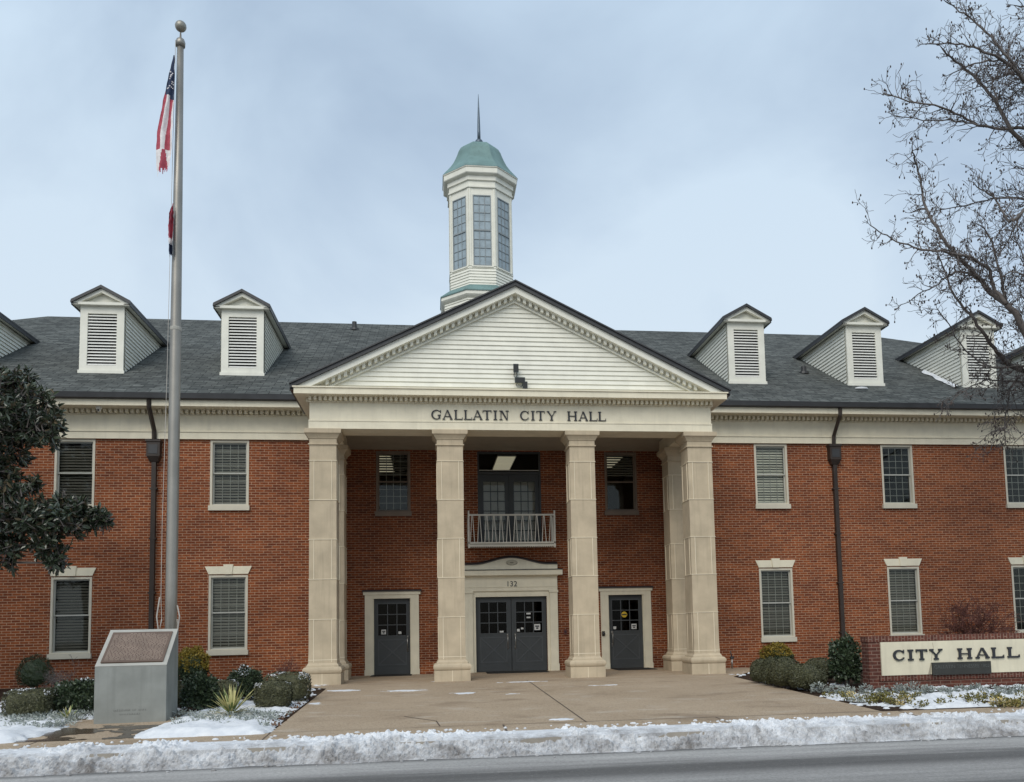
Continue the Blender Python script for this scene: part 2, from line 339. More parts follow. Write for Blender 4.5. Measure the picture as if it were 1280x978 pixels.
strip([(-8,-11.0),(-1.2,-10.96)], .014, .0105); strip([(2.1,-11.02),(2.1,-12.05)], .02); strip([(-4.36,-11.02),(-4.36,-12.05)], .02); strip([(5.0,-11.02),(5.0,-12.05)], .02); strip([(-7.4,-11.02),(-7.4,-12.05)], .02)
strip([(-2.55,-9.6),(-2.35,-9.9),(-2.05,-10.3),(-2.0,-10.9)], .02)
struct(m.build('paving_joint', JOINT))

# ------------------------------------------------------------------ city hall
hall = empty('city_hall', (0,0,0), 'two storey red brick city hall with cream columned portico, white dormers and green domed cupola', 'building')
ZT = 6.36
def wall_holes(mb, x0, x1, z0, z1, y, holes, dep, mi=0):      # front face with openings and reveals, facing -y
    xs = sorted({x0, x1, *[h[0] for h in holes], *[h[1] for h in holes]}); zs = sorted({z0, z1, *[h[2] for h in holes], *[h[3] for h in holes]})
    for a, b in zip(xs[:-1], xs[1:]):
        for c, d in zip(zs[:-1], zs[1:]):
            if any(h[0] <= a and b <= h[1] and h[2] <= c and d <= h[3] for h in holes): continue
            mb.face((a,y,c),(b,y,c),(b,y,d),(a,y,d), mi=mi)
    for a, b, c, d in holes:
        e = y+dep
        mb.face((a,y,c),(a,y,d),(a,e,d),(a,e,c), mi=mi); mb.face((b,y,d),(b,y,c),(b,e,c),(b,e,d), mi=mi)
        mb.face((a,y,d),(b,y,d),(b,e,d),(a,e,d), mi=mi); mb.face((b,y,c),(a,y,c),(a,e,c),(b,e,c), mi=mi)
WX = [-18.95, -15.03, -11.17, -7.33]; WXR = [7.555, 11.395, 15.27, 19.1]
LZ0, LZ1, UZ0, UZ1, WW = .82, 2.757, 4.585, 6.322, .98
YR = 1.302; DZ = 2.135
m = MB()
for xs, a, b in ((WX, -25.2, -4.94), (WXR, 4.94, 27.9)):
    hs = [(x-WW/2, x+WW/2, z0, z1) for x in xs for z0, z1 in ((LZ0, LZ1), (UZ0, UZ1))]
    wall_holes(m, a, b, -.3, ZT+.8, 0., hs, .16)
PH = [(-3.138-.48, -3.138+.48, UZ0, UZ1), (3.45-.48, 3.45+.48, UZ0, UZ1), (-.75, 1.085, 3.62, 6.33),
      (-3.192-.52, -3.192+.52, -.02, DZ), (3.489-.52, 3.489+.52, -.02, DZ), (-.854, 1.178, -.02, DZ)]
wall_holes(m, -4.94, 4.94, -.3, ZT+.5, YR, PH, .16)
for sx in (-1, 1): m.face((sx*4.94,0,-.3),(sx*4.94,YR,-.3),(sx*4.94,YR,ZT+.5),(sx*4.94,0,ZT+.5))
m.face((-25.2,0,-.3),(-25.2,19.3,-.3),(-25.2,19.3,7.1),(-25.2,0,7.1)); m.face((27.9,0,-.3),(27.9,19.3,-.3),(27.9,19.3,7.1),(27.9,0,7.1))
m.face((-25.2,19.3,-.3),(27.9,19.3,-.3),(27.9,19.3,7.1),(-25.2,19.3,7.1))
m.build('brick_wall', BR, hall)
# rooms behind the openings
m = MB()
for a, b, y in ((-25,-5.05,.17),(5.05,27.7,.17),(-4.9,4.9,YR+.17)):
    for z0, z1 in ((-.1, 3.3), (3.55, 6.62)):
        m.face((a,7.5,z0),(b,7.5,z0),(b,7.5,z1),(a,7.5,z1)); m.face((a,y,z0),(b,y,z0),(b,7.5,z0),(a,7.5,z0)); m.face((a,y,z1),(b,y,z1),(b,7.5,z1),(a,7.5,z1))
        m.face((a,y,z0),(a,7.5,z0),(a,7.5,z1),(a,y,z1)); m.face((b,y,z0),(b,7.5,z0),(b,7.5,z1),(b,y,z1))
m.build('interior', DARK, hall)
for x0, y0, lx, ly in ((.27,3.2,.55,2.3),(3.7,3.25,.5,1.9),(-3.55,3.2,.5,2.8)):
    a = MB().box(x0-lx/2-.03, x0+lx/2+.03, y0-.03, y0+ly+.03, 6.56, 6.61).build('ceiling_light', WHITE2, hall)
    q = MB()
    for k in range(2): q.box(x0-lx/2, x0+lx/2, y0+k*ly/2+.02, y0+(k+1)*ly/2-.02, 6.545, 6.557)
    q.build('diffuser', LAMP, a)

# ---- windows
def window(xc, z0, z1, y, wd, blind, munt, lintel, snow_=False, lift=0., FRAME=FRAME, SASH=SASH):
    f = MB(); a, b = xc-wd/2, xc+wd/2; t = .055
    f.box(a, a+t, y-.012, y+.13, z0, z1); f.box(b-t, b, y-.012, y+.13, z0, z1); f.box(a+t, b-t, y-.011, y+.13, z1-t, z1); f.box(a+t, b-t, y-.011, y+.13, z0, z0+.03)
    fo = f.build('window', FRAME, hall)
    zm = (z0+z1)/2; s = MB(); i0, i1 = a+t, b-t; k = .035
    for q0, q1, yy in ((zm-.02, z1-t, y+.05), (z0+.03, zm+.02, y+.085)):
        s.box(i0, i0+k, yy, yy+.035, q0, q1); s.box(i1-k, i1, yy, yy+.035, q0, q1); s.box(i0+k, i1-k, yy, yy+.035, q1-k, q1); s.box(i0+k, i1-k, yy, yy+.035, q0, q0+k)
    s.build('sash', SASH, fo)
    if munt:
        g = MB(); nc, nr = 4, munt
        for q0, q1, yy in ((zm+.02, z1-t-k, y+.072), (z0+.03+k, zm-.02, y+.107)):
            for c in range(1, nc): x_ = i0+k+(i1-i0-2*k)*c/nc; g.box(x_-.007, x_+.007, yy, yy+.006, q0, q1)
            for r in range(1, nr): z_ = q0+(q1-q0)*r/nr; g.box(i0+k, i1-k, yy+.001, yy+.007, z_-.007, z_+.007)
        g.build('muntin', MUNT, fo)
    p = MB()
    p.box(i0+k, i1-k, y+.065, y+.068, zm, z1-t-k); p.box(i0+k, i1-k, y+.100, y+.103, z0+.03+k, zm)
    p.build('pane', GLS, fo)
    if blind is not None:
        l = MB(); z_ = z1-t-.02
        while z_ > z0+.05+lift*(z1-z0):
            l.face((i0+.01,y+.152,z_-.026),(i1-.01,y+.152,z_-.026),(i1-.01,y+.185,z_+.026),(i0+.01,y+.185,z_+.026)); z_ -= .074
        if lift: l.box(i0+.01, i1-.01, y+.15, y+.18, z_-.01, z_+.02)
        l.build('blind', blind, fo)
    q = MB()
    q.box(a-.03, b+.03, y-.07, y+.05, z0-.13, z0-.002); q.build('sill', FRAME if not lintel else FRAME, fo)
    if lintel:
        q = MB(); zl = z1+.03; zt_ = z1+.235
        q.prism([(a-.005,zl),(xc-.095,zl),(xc-.115,zt_),(a-.10,zt_)], y-.03, y+.05); q.prism([(xc+.095,zl),(b+.005,zl),(b+.10,zt_),(xc+.115,zt_)], y-.03, y+.05)
        q.prism([(xc-.092,zl-.004),(xc+.092,zl-.004),(xc+.122,zt_+.045),(xc-.122,zt_+.045)], y-.055, y+.05); q.build('lintel', CREAM, fo)
    return fo
spec_l = {0:(BL_D,0,0), 1:(BL_D,0,0), 2:(BL_D,0,0), 3:(BL_G,5,0)}; spec_r = {0:(BL_D,4,0), 1:(BL_G,4,0), 2:(None,4,0), 3:(BL_D,4,0)}
up_l = {0:(BL_D,0,0), 1:(BL_D,0,0), 2:(BL_D,0,0), 3:(BL_G,4,0)}; up_r = {0:(BL_W,3,0), 1:(None,4,0), 2:(None,4,0), 3:(BL_W,3,0)}
for i in range(4):
    for xs, lo, up in ((WX, spec_l, up_l), (WXR, spec_r, up_r)):
        window(xs[i], LZ0, LZ1, 0, WW, lo[i][0], lo[i][1], True); window(xs[i], UZ0, UZ1, 0, WW, up[i][0], up[i][1], False)
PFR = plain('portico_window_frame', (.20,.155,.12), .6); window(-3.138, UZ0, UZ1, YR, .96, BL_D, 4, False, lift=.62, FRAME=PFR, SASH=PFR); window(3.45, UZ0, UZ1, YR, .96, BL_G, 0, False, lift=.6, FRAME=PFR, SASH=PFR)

# ---- eaves of the wings
def dent_row(mb, x0, x1, y0, y1, z0, z1, step, wd):
    n = int((x1-x0)/step); st = (x1-x0)/n
    for i in range(n): mb.box(x0+st*i+(st-wd)/2, x0+st*i+(st+wd)/2, y0, y1, z0, z1)
for a, b in ((-25.2,-4.935),(4.935,27.9)):
    m = MB(); m.box(a, b, -.05, 0.0, 6.545, 7.10); m.box(a, b, -.075, 0., ZT-.022, 6.52); m.box(a, b, -.10, 0., 6.52, 6.545)
    m.box(a, b, -.09, -.05, 6.965, 6.99); m.build('frieze', CREAM, hall)
    m = MB(); dent_row(m, a, b, -.21, -.05, 6.995, 7.098, .135, .078); m.build('dentil_course', CREAM, hall)
    lo, hi = (a-.5, -5.25) if a < 0 else (5.25, b+.5)
    m = MB(); m.box(lo, hi, -.56, 0.3, 7.10, 7.14); m.box(lo, hi, -.60, -.55, 7.085, 7.24); m.build('soffit', CREAM, hall)
    m = MB(); m.prism_x([(-.72,7.26),(-.74,7.39),(-.71,7.39),(-.60,7.39),(-.60,7.242),(-.68,7.242)], lo, hi); m.build('gutter', DARKM, hall)
# ---- main roof
KS = .5505
def rz(y): return 7.30+KS*(y+.7)
m = MB(); YF, YM = -.72, 9.35; zr = rz(YM); ze = rz(YF); L0, R0, LE, RE = -15.75, 15.95, -25.8, 28.6; yb = 2*YM-YF
m.face((LE,YF,ze),(RE,YF,ze),(R0,YM,zr),(L0,YM,zr)); m.face((RE,yb,ze),(LE,yb,ze),(L0,YM,zr),(R0,YM,zr))
m.face((LE,yb,ze),(LE,YF,ze),(L0,YM,zr)); m.face((RE,YF,ze),(RE,yb,ze),(R0,YM,zr))
roof = m.build('main_roof', SH_X, hall)
m = MB()
for (u, v, Yq, h) in ((443,414,8.3,.33),(1005,468,3.0,.26)):
    p = at(u, v, Yq); zb = rz(p.y)-.05; m.poly(p.x, p.y, [(.09,zb),(.085,zb+h)], 12); m.poly(p.x, p.y, [(.17,zb),(.16,zb+.08)], 12)
m.build('vent_pipe', DARKM, roof)

# ---- dormers
def dormer(x):
    d = bpy.data.objects.new('dormer', None); d.location = (x, 0, 0); d.parent = hall; COL.objects.link(d)
    return d
def build_dormer(x):
    yf = 1.53; zb, zt_ = 8.50, 10.43; h = .58
    b = MB(); xo = x
    # front board with louvre opening
    lw, l0, l1 = .385, 8.74, 10.22
    b.box(x-h, x-lw, yf, yf+.06, zb+.1, zt_); b.box(x+lw, x+h, yf, yf+.06, zb+.1, zt_); b.box(x-lw, x+lw, yf, yf+.06, l1, zt_); b.box(x-lw, x+lw, yf, yf+.06, zb+.1, l0)
    b.box(x-h-.03, x+h+.03, yf-.03, yf+.06, zb-.02, zb+.1)
    ybk = -.7+(zt_-7.3)/KS
    for s in (-1, 1): b.face((x+s*(h-.004),yf+.05,zb-.1),(x+s*(h-.004),ybk,zt_),(x+s*(h-.004),yf+.05,zt_))
    o = b.build('dormer', WHITE, hall)
    s_ = MB(); z = zb
    while z < zt_-.03:
        z1 = min(z+.115, zt_); y0 = yf+.06
        for s in (-1, 1):
            ya, yb_ = max(-.7+(z-7.3)/KS, y0), -.7+(z1-7.3)/KS
            xa, xb = x+s*(h+.034), x+s*(h+.004)
            s_.face((xa,y0,z),(xa,ya+.1,z),(xb,yb_+.1,z1),(xb,y0,z1)); s_.face((xa,y0,z),(xa,ya+.1,z),(x+s*h,ya+.1,z+.002),(x+s*h,y0,z+.002))
        z += .115
    s_.build('siding', WHITE, o)
    l = MB(); n = 17
    for i in range(n):
        z = l0+(l1-l0)*(i+.5)/n
        l.loft([[(xx,yf+.005,z-.034),(xx,yf+.02,z-.034),(xx,yf+.075,z+.022),(xx,yf+.06,z+.026)] for xx in (x-lw, x+lw)])
    l.build('louver', WHITE2, o)
    k = MB(); k.face((x-lw,yf+.13,l0),(x+lw,yf+.13,l0),(x+lw,yf+.13,l1),(x-lw,yf+.13,l1)); k.build('louver_backing', DARK, o)
    # pediment
    e = .778; zE, zA = 10.50, 10.93; yr = yf-.17; kk = (zA-zE)/e
    p = MB(); p.box(x-e+.03, x+e-.03, yf-.13, yf+.05, zt_, zt_+.075)
    p.prism([(x-e+.1,zt_+.076),(x+e-.1,zt_+.076),(x,zA-.1)], yf+.04, yf+.06)
    for s in (-1, 1): p.prism([(x+s*(e-.02),zE-.0),(x,zA-.035),(x,zA-.145),(x+s*(e-.16),zE-.03)], yf-.12, yf-.02)
    p.build('pediment', WHITE, o)
    r = MB(); t = .06
    for s in (-1, 1):
        ye, ya = -.7+(zE-7.3)/KS+.1, -.7+(zA-7.3)/KS+.15
        A, B, C_, D = (x+s*e,yr,zE), (x,yr,zA), (x,ya,zA), (x+s*e,ye,zE); up = Vector((0,0,t))
        r.face(*[Vector(q)+up for q in (A,B,C_,D)], mi=0)
        r.face(A, B, Vector(B)+up, Vector(A)+up, mi=1); r.face(A, D, Vector(D)+up, Vector(A)+up, mi=1); r.face(A, B, C_, D, mi=2)
        # rake and eave boards
        r.prism([(x+s*(e+.003),zE-.045),(x,zA-.03),(x,zA+.02),(x+s*(e+.003),zE+.02)], yr-.025, yr+.03, mi=1)
        r.box(min(x+s*e,x+s*(e-.03)), max(x+s*e,x+s*(e-.03)), yr+.03, ye, zE-.09, zE+.01, mi=1)
        r.box(min(x+s*(h+.02),x+s*(e-.031)), max(x+s*(h+.02),x+s*(e-.031)), yr+.04, ye-.1, zE-.055, zE-.03, mi=2)
    r.build('dormer_roof', [SH_Y, DARKM, WHITE], o)
    return o
for x in (-18.95, -15.03, -11.125, -7.348, 7.55, 11.384, 15.226, 19.1): build_dormer(x)

# ---- portico: entablature, ceiling, pediment
EH = 4.926; YE = -2.749; CT = 6.035
m = MB()
m.box(-EH, EH, YE, -2.02, CT, 6.70)
for s in (-1, 1): m.box(min(s*EH,s*4.3), max(s*EH,s*4.3), -2.02, -.0, CT, 6.70)
m.box(-EH-.02, EH+.02, YE-.025, YE, 6.215, 6.245); m.box(-EH-.02, EH+.02, YE-.012, YE, CT+.002, 6.215)
for s in (-1, 1): m.box(min(s*EH,s*(EH+.02)), max(s*EH,s*(EH+.02)), YE, -.08, 6.215, 6.245)
m.build('entablature', CREAM, hall)
m = MB(); m.face((-4.3,-2.02,ZT+.01),(4.3,-2.02,ZT+.01),(4.3,0,ZT+.01),(-4.3,0,ZT+.01)); m.face((-4.94,0,ZT+.01),(4.94,0,ZT+.01),(4.94,YR,ZT+.01),(-4.94,YR,ZT+.01)); m.build('portico_ceiling', SOFF, hall)
m = MB(); dent_row(m, -EH-.03, EH+.03, YE-.16, YE-.03, 6.695, 6.788, .118, .066); m.box(-EH-.02, EH+.02, YE-.03, YE, 6.69, 6.79); m.box(-EH-.04, EH+.04, YE-.05, YE-.03, 6.672, 6.69)
for s in (-1, 1):
    x0, x1 = sorted((s*(EH+.03), s*(EH+.09)))
    n = 20
    for i in range(n): m.box(x0, x1, YE+.05+i*.108, YE+.05+i*.108+.062, 6.705, 6.785)
m.build('dentil_course', CREAM, hall)
CW_, YC = 5.242, -3.107
m = MB(); m.box(-CW_, CW_, YC, YE, 6.79, 6.934); m.box(-CW_-.03, CW_+.03, YC-.03, YE, 6.934, 6.965)
for s in (-1, 1): m.box(min(s*EH,s*CW_), max(s*EH,s*CW_), YE, -.1, 6.79, 6.934)
m.build('cornice', CREAM, hall)
PK = .495
def chev(A1, A0, zmin, y0, y1, mb, mi=0, wmax=5.31):
    for s in (-1, 1):
        w1 = min((A1-zmin)/PK, wmax); w0 = min((A0-zmin)/PK, wmax)
        pts = [(0, A1), (s*w1, A1-PK*w1)]
        if w0 >= wmax-1e-6: pts.append((s*w0, A0-PK*w0))
        else: pts.append((s*w0, zmin))
        pts.append((0, A0)); mb.prism(pts, y0, y1, mi)
m = MB(); z = 6.967; AS = 9.26
while z < AS-.02:
    z1 = min(z+.118, AS-.005); wa, wb = (AS-z)/PK, (AS-z1)/PK
    m.face((-wa,YE-.036,z),(wa,YE-.036,z),(wb,YE-.006,z1),(-wb,YE-.006,z1)); m.face((-wa,YE-.004,z),(wa,YE-.004,z),(wa,YE-.036,z),(-wa,YE-.036,z)); z += .118
m.face((-4.7,YE,6.93),(4.7,YE,6.93),(0,YE,9.3)); m.build('tympanum', WHITE, hall)
m = MB(); chev(9.545, 9.385, 6.967, -3.06, YE, m, 0, 5.25); chev(9.385, 9.225, 6.967, YE-.06, YE, m); chev(9.255, 9.215, 6.967, YE-.085, YE-.06, m)
n = 32
for s in (-1, 1):
    for i in range(n):
        xx = .06+i*.142; zc = 9.385-PK*(xx+.035)
        if zc-.1 < 6.98: continue
        m.prism([(s*xx, 9.385-PK*xx), (s*(xx+.07), 9.385-PK*(xx+.07)), (s*(xx+.07), 9.385-PK*(xx+.07)-.10), (s*xx, 9.385-PK*xx-.10)], YE-.20, YE-.06)
m.build('rake_cornice', WHITE, hall)
m = MB(); chev(9.645, 9.545, 6.9, -3.13, -3.06, m, 1, 5.33)
for s in (-1, 1):
    yb_ = -.7+(9.66-7.3)/KS+.2; zE = 9.66-PK*5.33; ye = -.7+(zE-7.3)/KS+.25
    m.face((0,-3.15,9.66),(s*5.33,-3.15,zE),(s*5.33,ye,zE),(0,yb_,9.66), mi=0); m.face((0,-3.06,9.55),(s*5.33,-3.06,zE-.11),(s*5.33,ye,zE-.11),(0,yb_,9.55), mi=1)
    x0, x1 = sorted((s*5.26, s*5.34)); m.box(x0, x1, -3.06, ye+.3, zE-.13, zE-.004, mi=1)
    m.prism([(0,9.64),(s*5.34,9.64-PK*5.34),(s*5.34,9.675-PK*5.34),(0,9.675)], -3.17, -3.10, mi=1)
m.build('portico_roof', [SH_Y, DARKM], hall)
# ---- columns
def column(x, yc):
    b = MB(); h = .318; zb, zt_ = .50, 5.66
    b.square(x, yc, [(h+.008, zb), (h, zb+.3), (h-.006, zt_)]); hh = h+.004
    js = [zb+.94*k+.08 for k in range(0, 6)]
    for i, z in enumerate(js):
        if .52 < z < zt_: b.box(x-hh-.006, x+hh+.006, yc-hh-.006, yc+hh+.006, z-.006, z+.006, mi=1)
        if i % 2 == 1 and i < 5 or i == 0 and False:
            pass
    for k0 in (0.52, js[2], js[4]):
        k1 = min(k0+.94, zt_) if k0 > .6 else js[1]
        for s in (-1, 1):
            xx = x+s*.205; b.box(xx-.006, xx+.006, yc-hh-.004, yc-hh+.02, k0+.007, k1-.007, mi=1)
            yy = yc+s*.205; b.box(x-hh-.004, x-hh+.02, yy-.006, yy+.006, k0+.007, k1-.007, mi=1); b.box(x+hh-.02, x+hh+.004, yy-.006, yy+.006, k0+.007, k1-.007, mi=1)
    o = b.build('column', [STONE, MORT], hall)
    q = MB(); q.square(x, yc, [(.425,0),(.425,.26),(.40,.265),(.425,.275),(.44,.31),(.445,.345),(.435,.385),(.405,.415),(.37,.42),(.365,.455),(.35,.47),(.327,.505)])
    q.box(x-.006, x+.006, yc-.428, yc-.42, .0, .26, mi=1); q.build('column_base', [STONE, MORT], o)
    q = MB(); q.square(x, yc, [(.312,5.655),(.34,5.66),(.345,5.675),(.34,5.69),(.316,5.695),(.316,5.81),(.335,5.815),(.345,5.84),(.385,5.90),(.405,5.92),(.425,5.93),(.43,CT-.003)]); q.build('capital', STONE, o)
for x in (-4.62, -1.622, 1.622, 4.62): column(x, -2.374)
for x in (-4.62, 4.62): column(x, -.506)

# ---- glyphs (serif) in a unit box, strokes as polygons
def glyph(ch, th, tn, sh, asp):
    P = []; W = 1.0                     # x in 0..1 scaled later; th, tn given as fractions of the width
    def box(a, b, c, d): P.append([(a,c),(b,c),(b,d),(a,d)])
    def ser(xc, z, wd): box(xc-wd/2, xc+wd/2, z, z+sh)
    s2 = th*1.9
    if ch == 'I': box(.5-th/2,.5+th/2,sh,1-sh); ser(.5,0,1.); ser(.5,1-sh,1.)
    elif ch == 'H':
        a = s2/2; box(a-th/2,a+th/2,sh,1-sh); box(1-a-th/2,1-a+th/2,sh,1-sh); box(a+th/2,1-a-th/2,.5-tn*.4,.5+tn*.4)
        for q in (a,1-a): ser(q,0,s2); ser(q,1-sh,s2)
    elif ch == 'L':
        a = s2/2; box(a-th/2,a+th/2,sh,1-sh); ser(a,1-sh,s2); box(0,1,0,sh); P.append([(1-tn*.9,sh),(1,sh),(1,.30)])
    elif ch == 'T':
        box(.5-th/2,.5+th/2,sh,1-sh); ser(.5,0,s2); box(0,1,1-sh,1); P.append([(0,1-sh),(tn*.9,1-sh),(0,.72)]); P.append([(1-tn*.9,1-sh),(1,1-sh),(1,.72)])
    elif ch == 'A':
        a = s2*.42; P.append([(a-tn/2,sh),(a+tn/2,sh),(.5,.93),(.5-tn*.6,1)] if 0 else [(a-tn/2,sh),(a+tn/2,sh),(.5+tn*.2,.98),(.5-tn*.6,.98)])
        P.append([(1-a-th/2,sh),(1-a+th/2,sh),(.5+th*.42,1),(.5-th*.55,1)]); box(.24,.72,.30,.30+tn*.7)
        ser(a,0,s2*.84); ser(1-a,0,s2*.84)
    elif ch == 'N':
        a = s2/2; box(a-tn/2,a+tn/2,sh,1-sh); box(1-a-tn/2,1-a+tn/2,sh*.2,1-sh); P.append([(a-tn*.4,1),(a+th,1),(1-a+tn/2,0),(1-a-th*.6,0)])
        ser(a,0,s2); ser(1-a,1-sh,s2); ser(a*.8,1-sh,s2*.8)
    elif ch == 'Y':
        a = s2*.42; box(.5-th/2,.5+th/2,sh,.46); ser(.5,0,s2)
        P.append([(a-th/2,1-sh),(a+th/2,1-sh),(.5+th*.35,.42),(.5-th/2,.46)]); P.append([(1-a-tn/2,1-sh),(1-a+tn/2,1-sh),(.5+th/2,.46),(.5,.46)])
        ser(a,1-sh,s2*.84); ser(1-a,1-sh,s2*.84)
    elif ch in 'CG':
        n = 22; a0, a1 = 48, 312 if ch == 'C' else 322
        for i in range(n):
            t0, t1 = R(a0+(a1-a0)*i/n), R(a0+(a1-a0)*(i+1)/n); q = []
            for t in (t0, t1):
                k = tn*.75+(th-tn*.75)*(.5-.5*math.cos(t))**2.; q.append(((.52+.52*math.cos(t), .5+.5*math.sin(t)), (.52+(.52-k)*math.cos(t), .5+(.5-k*asp*.9)*math.sin(t))))
            P.append([q[0][0], q[1][0], q[1][1], q[0][1]])
        P.append([(.98,1.),(.98,.66),(.98-tn*.7,.66),(.84,.87)])
        if ch == 'C': P.append([(.84,.13),(.98-tn*.7,.30),(.98,.30),(.96,.18)])
        else: box(1-.1-th,1-.1,.08,.42); ser(1-.1-th/2,.42,th*1.9)
    return P
def lettering(name, text, y, dep, matl, parent, zf, th, tn, sh):      # text: list of (char, x0, x1, z0, height)
    for ch, x0, x1, z0, h in text:
        wd = x1-x0; b = MB(); k = 0
        for pl in glyph(ch, th*h/wd, tn*h/wd, sh, wd/h):
            b.prism([(x0+px*wd, z0+pz*h) for px, pz in pl], y-dep-(k % 9)*.0006, y, 0); k += 1
        b.build(name, matl, parent)
tx = []
for ch, a, b in (('G',48,112),('A',120,187),('L',198,252),('L',262,313),('A',318,383),('T',385,442),('I',456,480),('N',495,557),('C',632,690),('I',706,730),('T',742,797),('Y',812,875),('H',950,1016),('A',1025,1090),('L',1098,1153),('L',1160,1211)):
    cv = lambda q: -2.042+((530+q/5.333)-540)*.019655
    tx.append((ch, cv(a), cv(b), 6.285, .232))
lettering('letter', tx, YE-.0, .03, LETT, hall, 0, .17, .075, .07)
def text_mesh(name, s, size, loc, matl, parent, ext=.004, rotx=90, rotz=0, align='CENTER'):
    c = bpy.data.curves.new(name, 'FONT'); c.body = s; c.size = size; c.extrude = ext; c.align_x = align
    o = bpy.data.objects.new(name, c); COL.objects.link(o); bpy.context.view_layer.update()
    me = bpy.data.meshes.new_from_object(o); bpy.data.objects.remove(o); bpy.data.curves.remove(c)
    me.transform(Matrix.Translation(loc) @ Matrix.Rotation(R(rotz), 4, 'Z') @ Matrix.Rotation(R(rotx), 4, 'X'))
    off = Vector((0,0,0)); q = parent
    while q is not None: off += q.location; q = q.parent
    me.transform(Matrix.Translation(-off)); me.materials.clear(); me.materials.append(matl)
    o = bpy.data.objects.new(name, me); COL.objects.link(o); o.parent = parent; me.name = name; return o

# ---- doors
def leaf(x0, x1, z0, z1, y, name='door', stickers=(), pull=None, nrow=3, panel=True, gz0=1.10, gz1=1.98, gm=.13):
    b = MB(); g0, g1 = x0+gm, x1-gm
    b.box(x0, g0, y, y+.05, z0, z1); b.box(g1, x1, y, y+.05, z0, z1); b.box(g0, g1, y, y+.05, gz1, z1); b.box(g0, g1, y, y+.05, z0, gz0)
    o = b.build(name, DOORP, hall); q = MB(); nc = 3
    for c in range(1, nc): xx = g0+(g1-g0)*c/nc; q.box(xx-.012, xx+.012, y+.012, y+.03, gz0, gz1)
    for r in range(1, nrow): z = gz0+(gz1-gz0)*r/nrow; q.box(g0, g1, y+.011, y+.029, z-.012, z+.012)
    for a, bb, c, d in ((g0-.02,g1+.02,gz1,gz1+.02),(g0-.02,g1+.02,gz0-.02,gz0),(g0-.02,g0,gz0,gz1),(g1,g1+.02,gz0,gz1)): q.box(a, bb, y-.008, y, c, d)
    if panel:
        a, bb, c, d = x0+.12, x1-.12, z0+.28, gz0-.14
        q.box(a, bb, y-.012, y, d, d+.035); q.box(a, bb, y-.012, y, c-.035, c); q.box(a, a+.03, y-.012, y, c, d); q.box(bb-.03, bb, y-.012, y, c, d)
        q.bar((a+.03,y-.006,c), (bb-.03,y-.006,d), .035, .013); q.bar((a+.03,y-.007,d), (bb-.03,y-.007,c), .035, .014)
    q.build('moulding', DOORP2, o)
    q = MB().box(g0, g1, y+.02, y+.024, gz0, gz1); q.build('pane', GLSD if panel else GLS, o)
    if pull is not None:
        q = MB(); q.tube([(pull,y-.002,.70),(pull,y-.06,.72),(pull,y-.06,1.02),(pull,y-.002,1.04)], .013, 8); q.box(pull-.025, pull+.025, y-.006, y, .64, .74); q.box(pull-.022, pull+.022, y-.006, y, .98, 1.09); q.build('handle', CHROME, o, True)
    for kind, sx, sz, sw, sh_ in stickers:
        q = MB()
        if kind == 'round': q.loft([[(sx+sw/2*math.cos(t*math.pi/8), yy, sz+sh_/2*math.sin(t*math.pi/8)) for t in range(16)] for yy in (y+.018, y+.0125)]); st = q.build('sticker', YELL, o); MB().box(sx-sw*.42, sx+sw*.42, y+.010, y+.012, sz-.018, sz+.018).build('sticker_band', BLACK, o)
        else:
            q.box(sx-sw/2, sx+sw/2, y+.0125, y+.018, sz-sh_/2, sz+sh_/2); st = q.build('notice', PAPER, o)
            if kind == 'sign':
                q = MB(); q.box(sx-sw*.34, sx+sw*.34, y+.0108, y+.0122, sz+sh_*.02, sz+sh_*.26); q.box(sx-sw*.2, sx+sw*.2, y+.0108, y+.0122, sz-sh_*.3, sz-sh_*.06); q.build('notice_print', LETT, o)
    return o
YD = YR+.07
leaf(-3.71, -2.67, .02, DZ, YD, stickers=(('sign',-3.43,1.20,.13,.13),('plain',-2.98,1.17,.08,.07)), pull=-2.77)
leaf(2.97, 4.01, .02, DZ, YD, stickers=(('round',3.46,1.56,.17,.17),('sign',3.74,1.21,.15,.15),('plain',3.17,1.18,.08,.08)), pull=3.09)
leaf(-.852, .155, .02, DZ, YD, stickers=(('plain',-.12,1.14,.11,.05),), pull=.05)
leaf(.169, 1.176, .02, DZ, YD, stickers=(('plain',.36,1.17,.075,.075),('plain',.47,1.22,.07,.05),('plain',.66,1.64,.12,.045),('plain',.66,1.53,.11,.04),('sign',.905,1.25,.17,.17)), pull=.27)
for xc in (-3.192, 3.489):
    q = MB(); y = YR
    for s in (-1, 1):
        a, b = sorted((xc+s*.522, xc+s*.745)); q.box(a, b, y-.06, y+.06, .16, 2.13); q.box(a-.012, b+.012, y-.075, y+.06, 0.007, .16); q.box(min(xc+s*.5,xc+s*.535), max(xc+s*.5,xc+s*.535), y-.02, y+.065, .0, 2.13)
    q.box(xc-.745, xc+.745, y-.06, y+.06, 2.13, 2.24); q.box(xc-.79, xc+.79, y-.085, y+.06, 2.13+.11, 2.325); q.build('door_surround', CREAM, hall)
    q = MB(); q.prism_x([(y-.12,2.326),(y-.12,2.345),(y,2.385),(y,2.326)], xc-.82, xc+.82); q.build('door_hood', DARKM, hall)
xc = .162; y = YR; q = MB()
for s in (-1, 1):
    a, b = sorted((xc+s*1.018, xc+s*1.10)); q.box(a, b, y-.05, y+.06, .0, 2.13)
    a, b = sorted((xc+s*1.10, xc+s*1.325)); q.box(a, b, y-.10, y+.02, .20, 2.235); q.box(a-.015, b+.015, y-.12, y+.02, .007, .20); q.box(a-.02, b+.02, y-.125, y+.02, 2.235, 2.29)
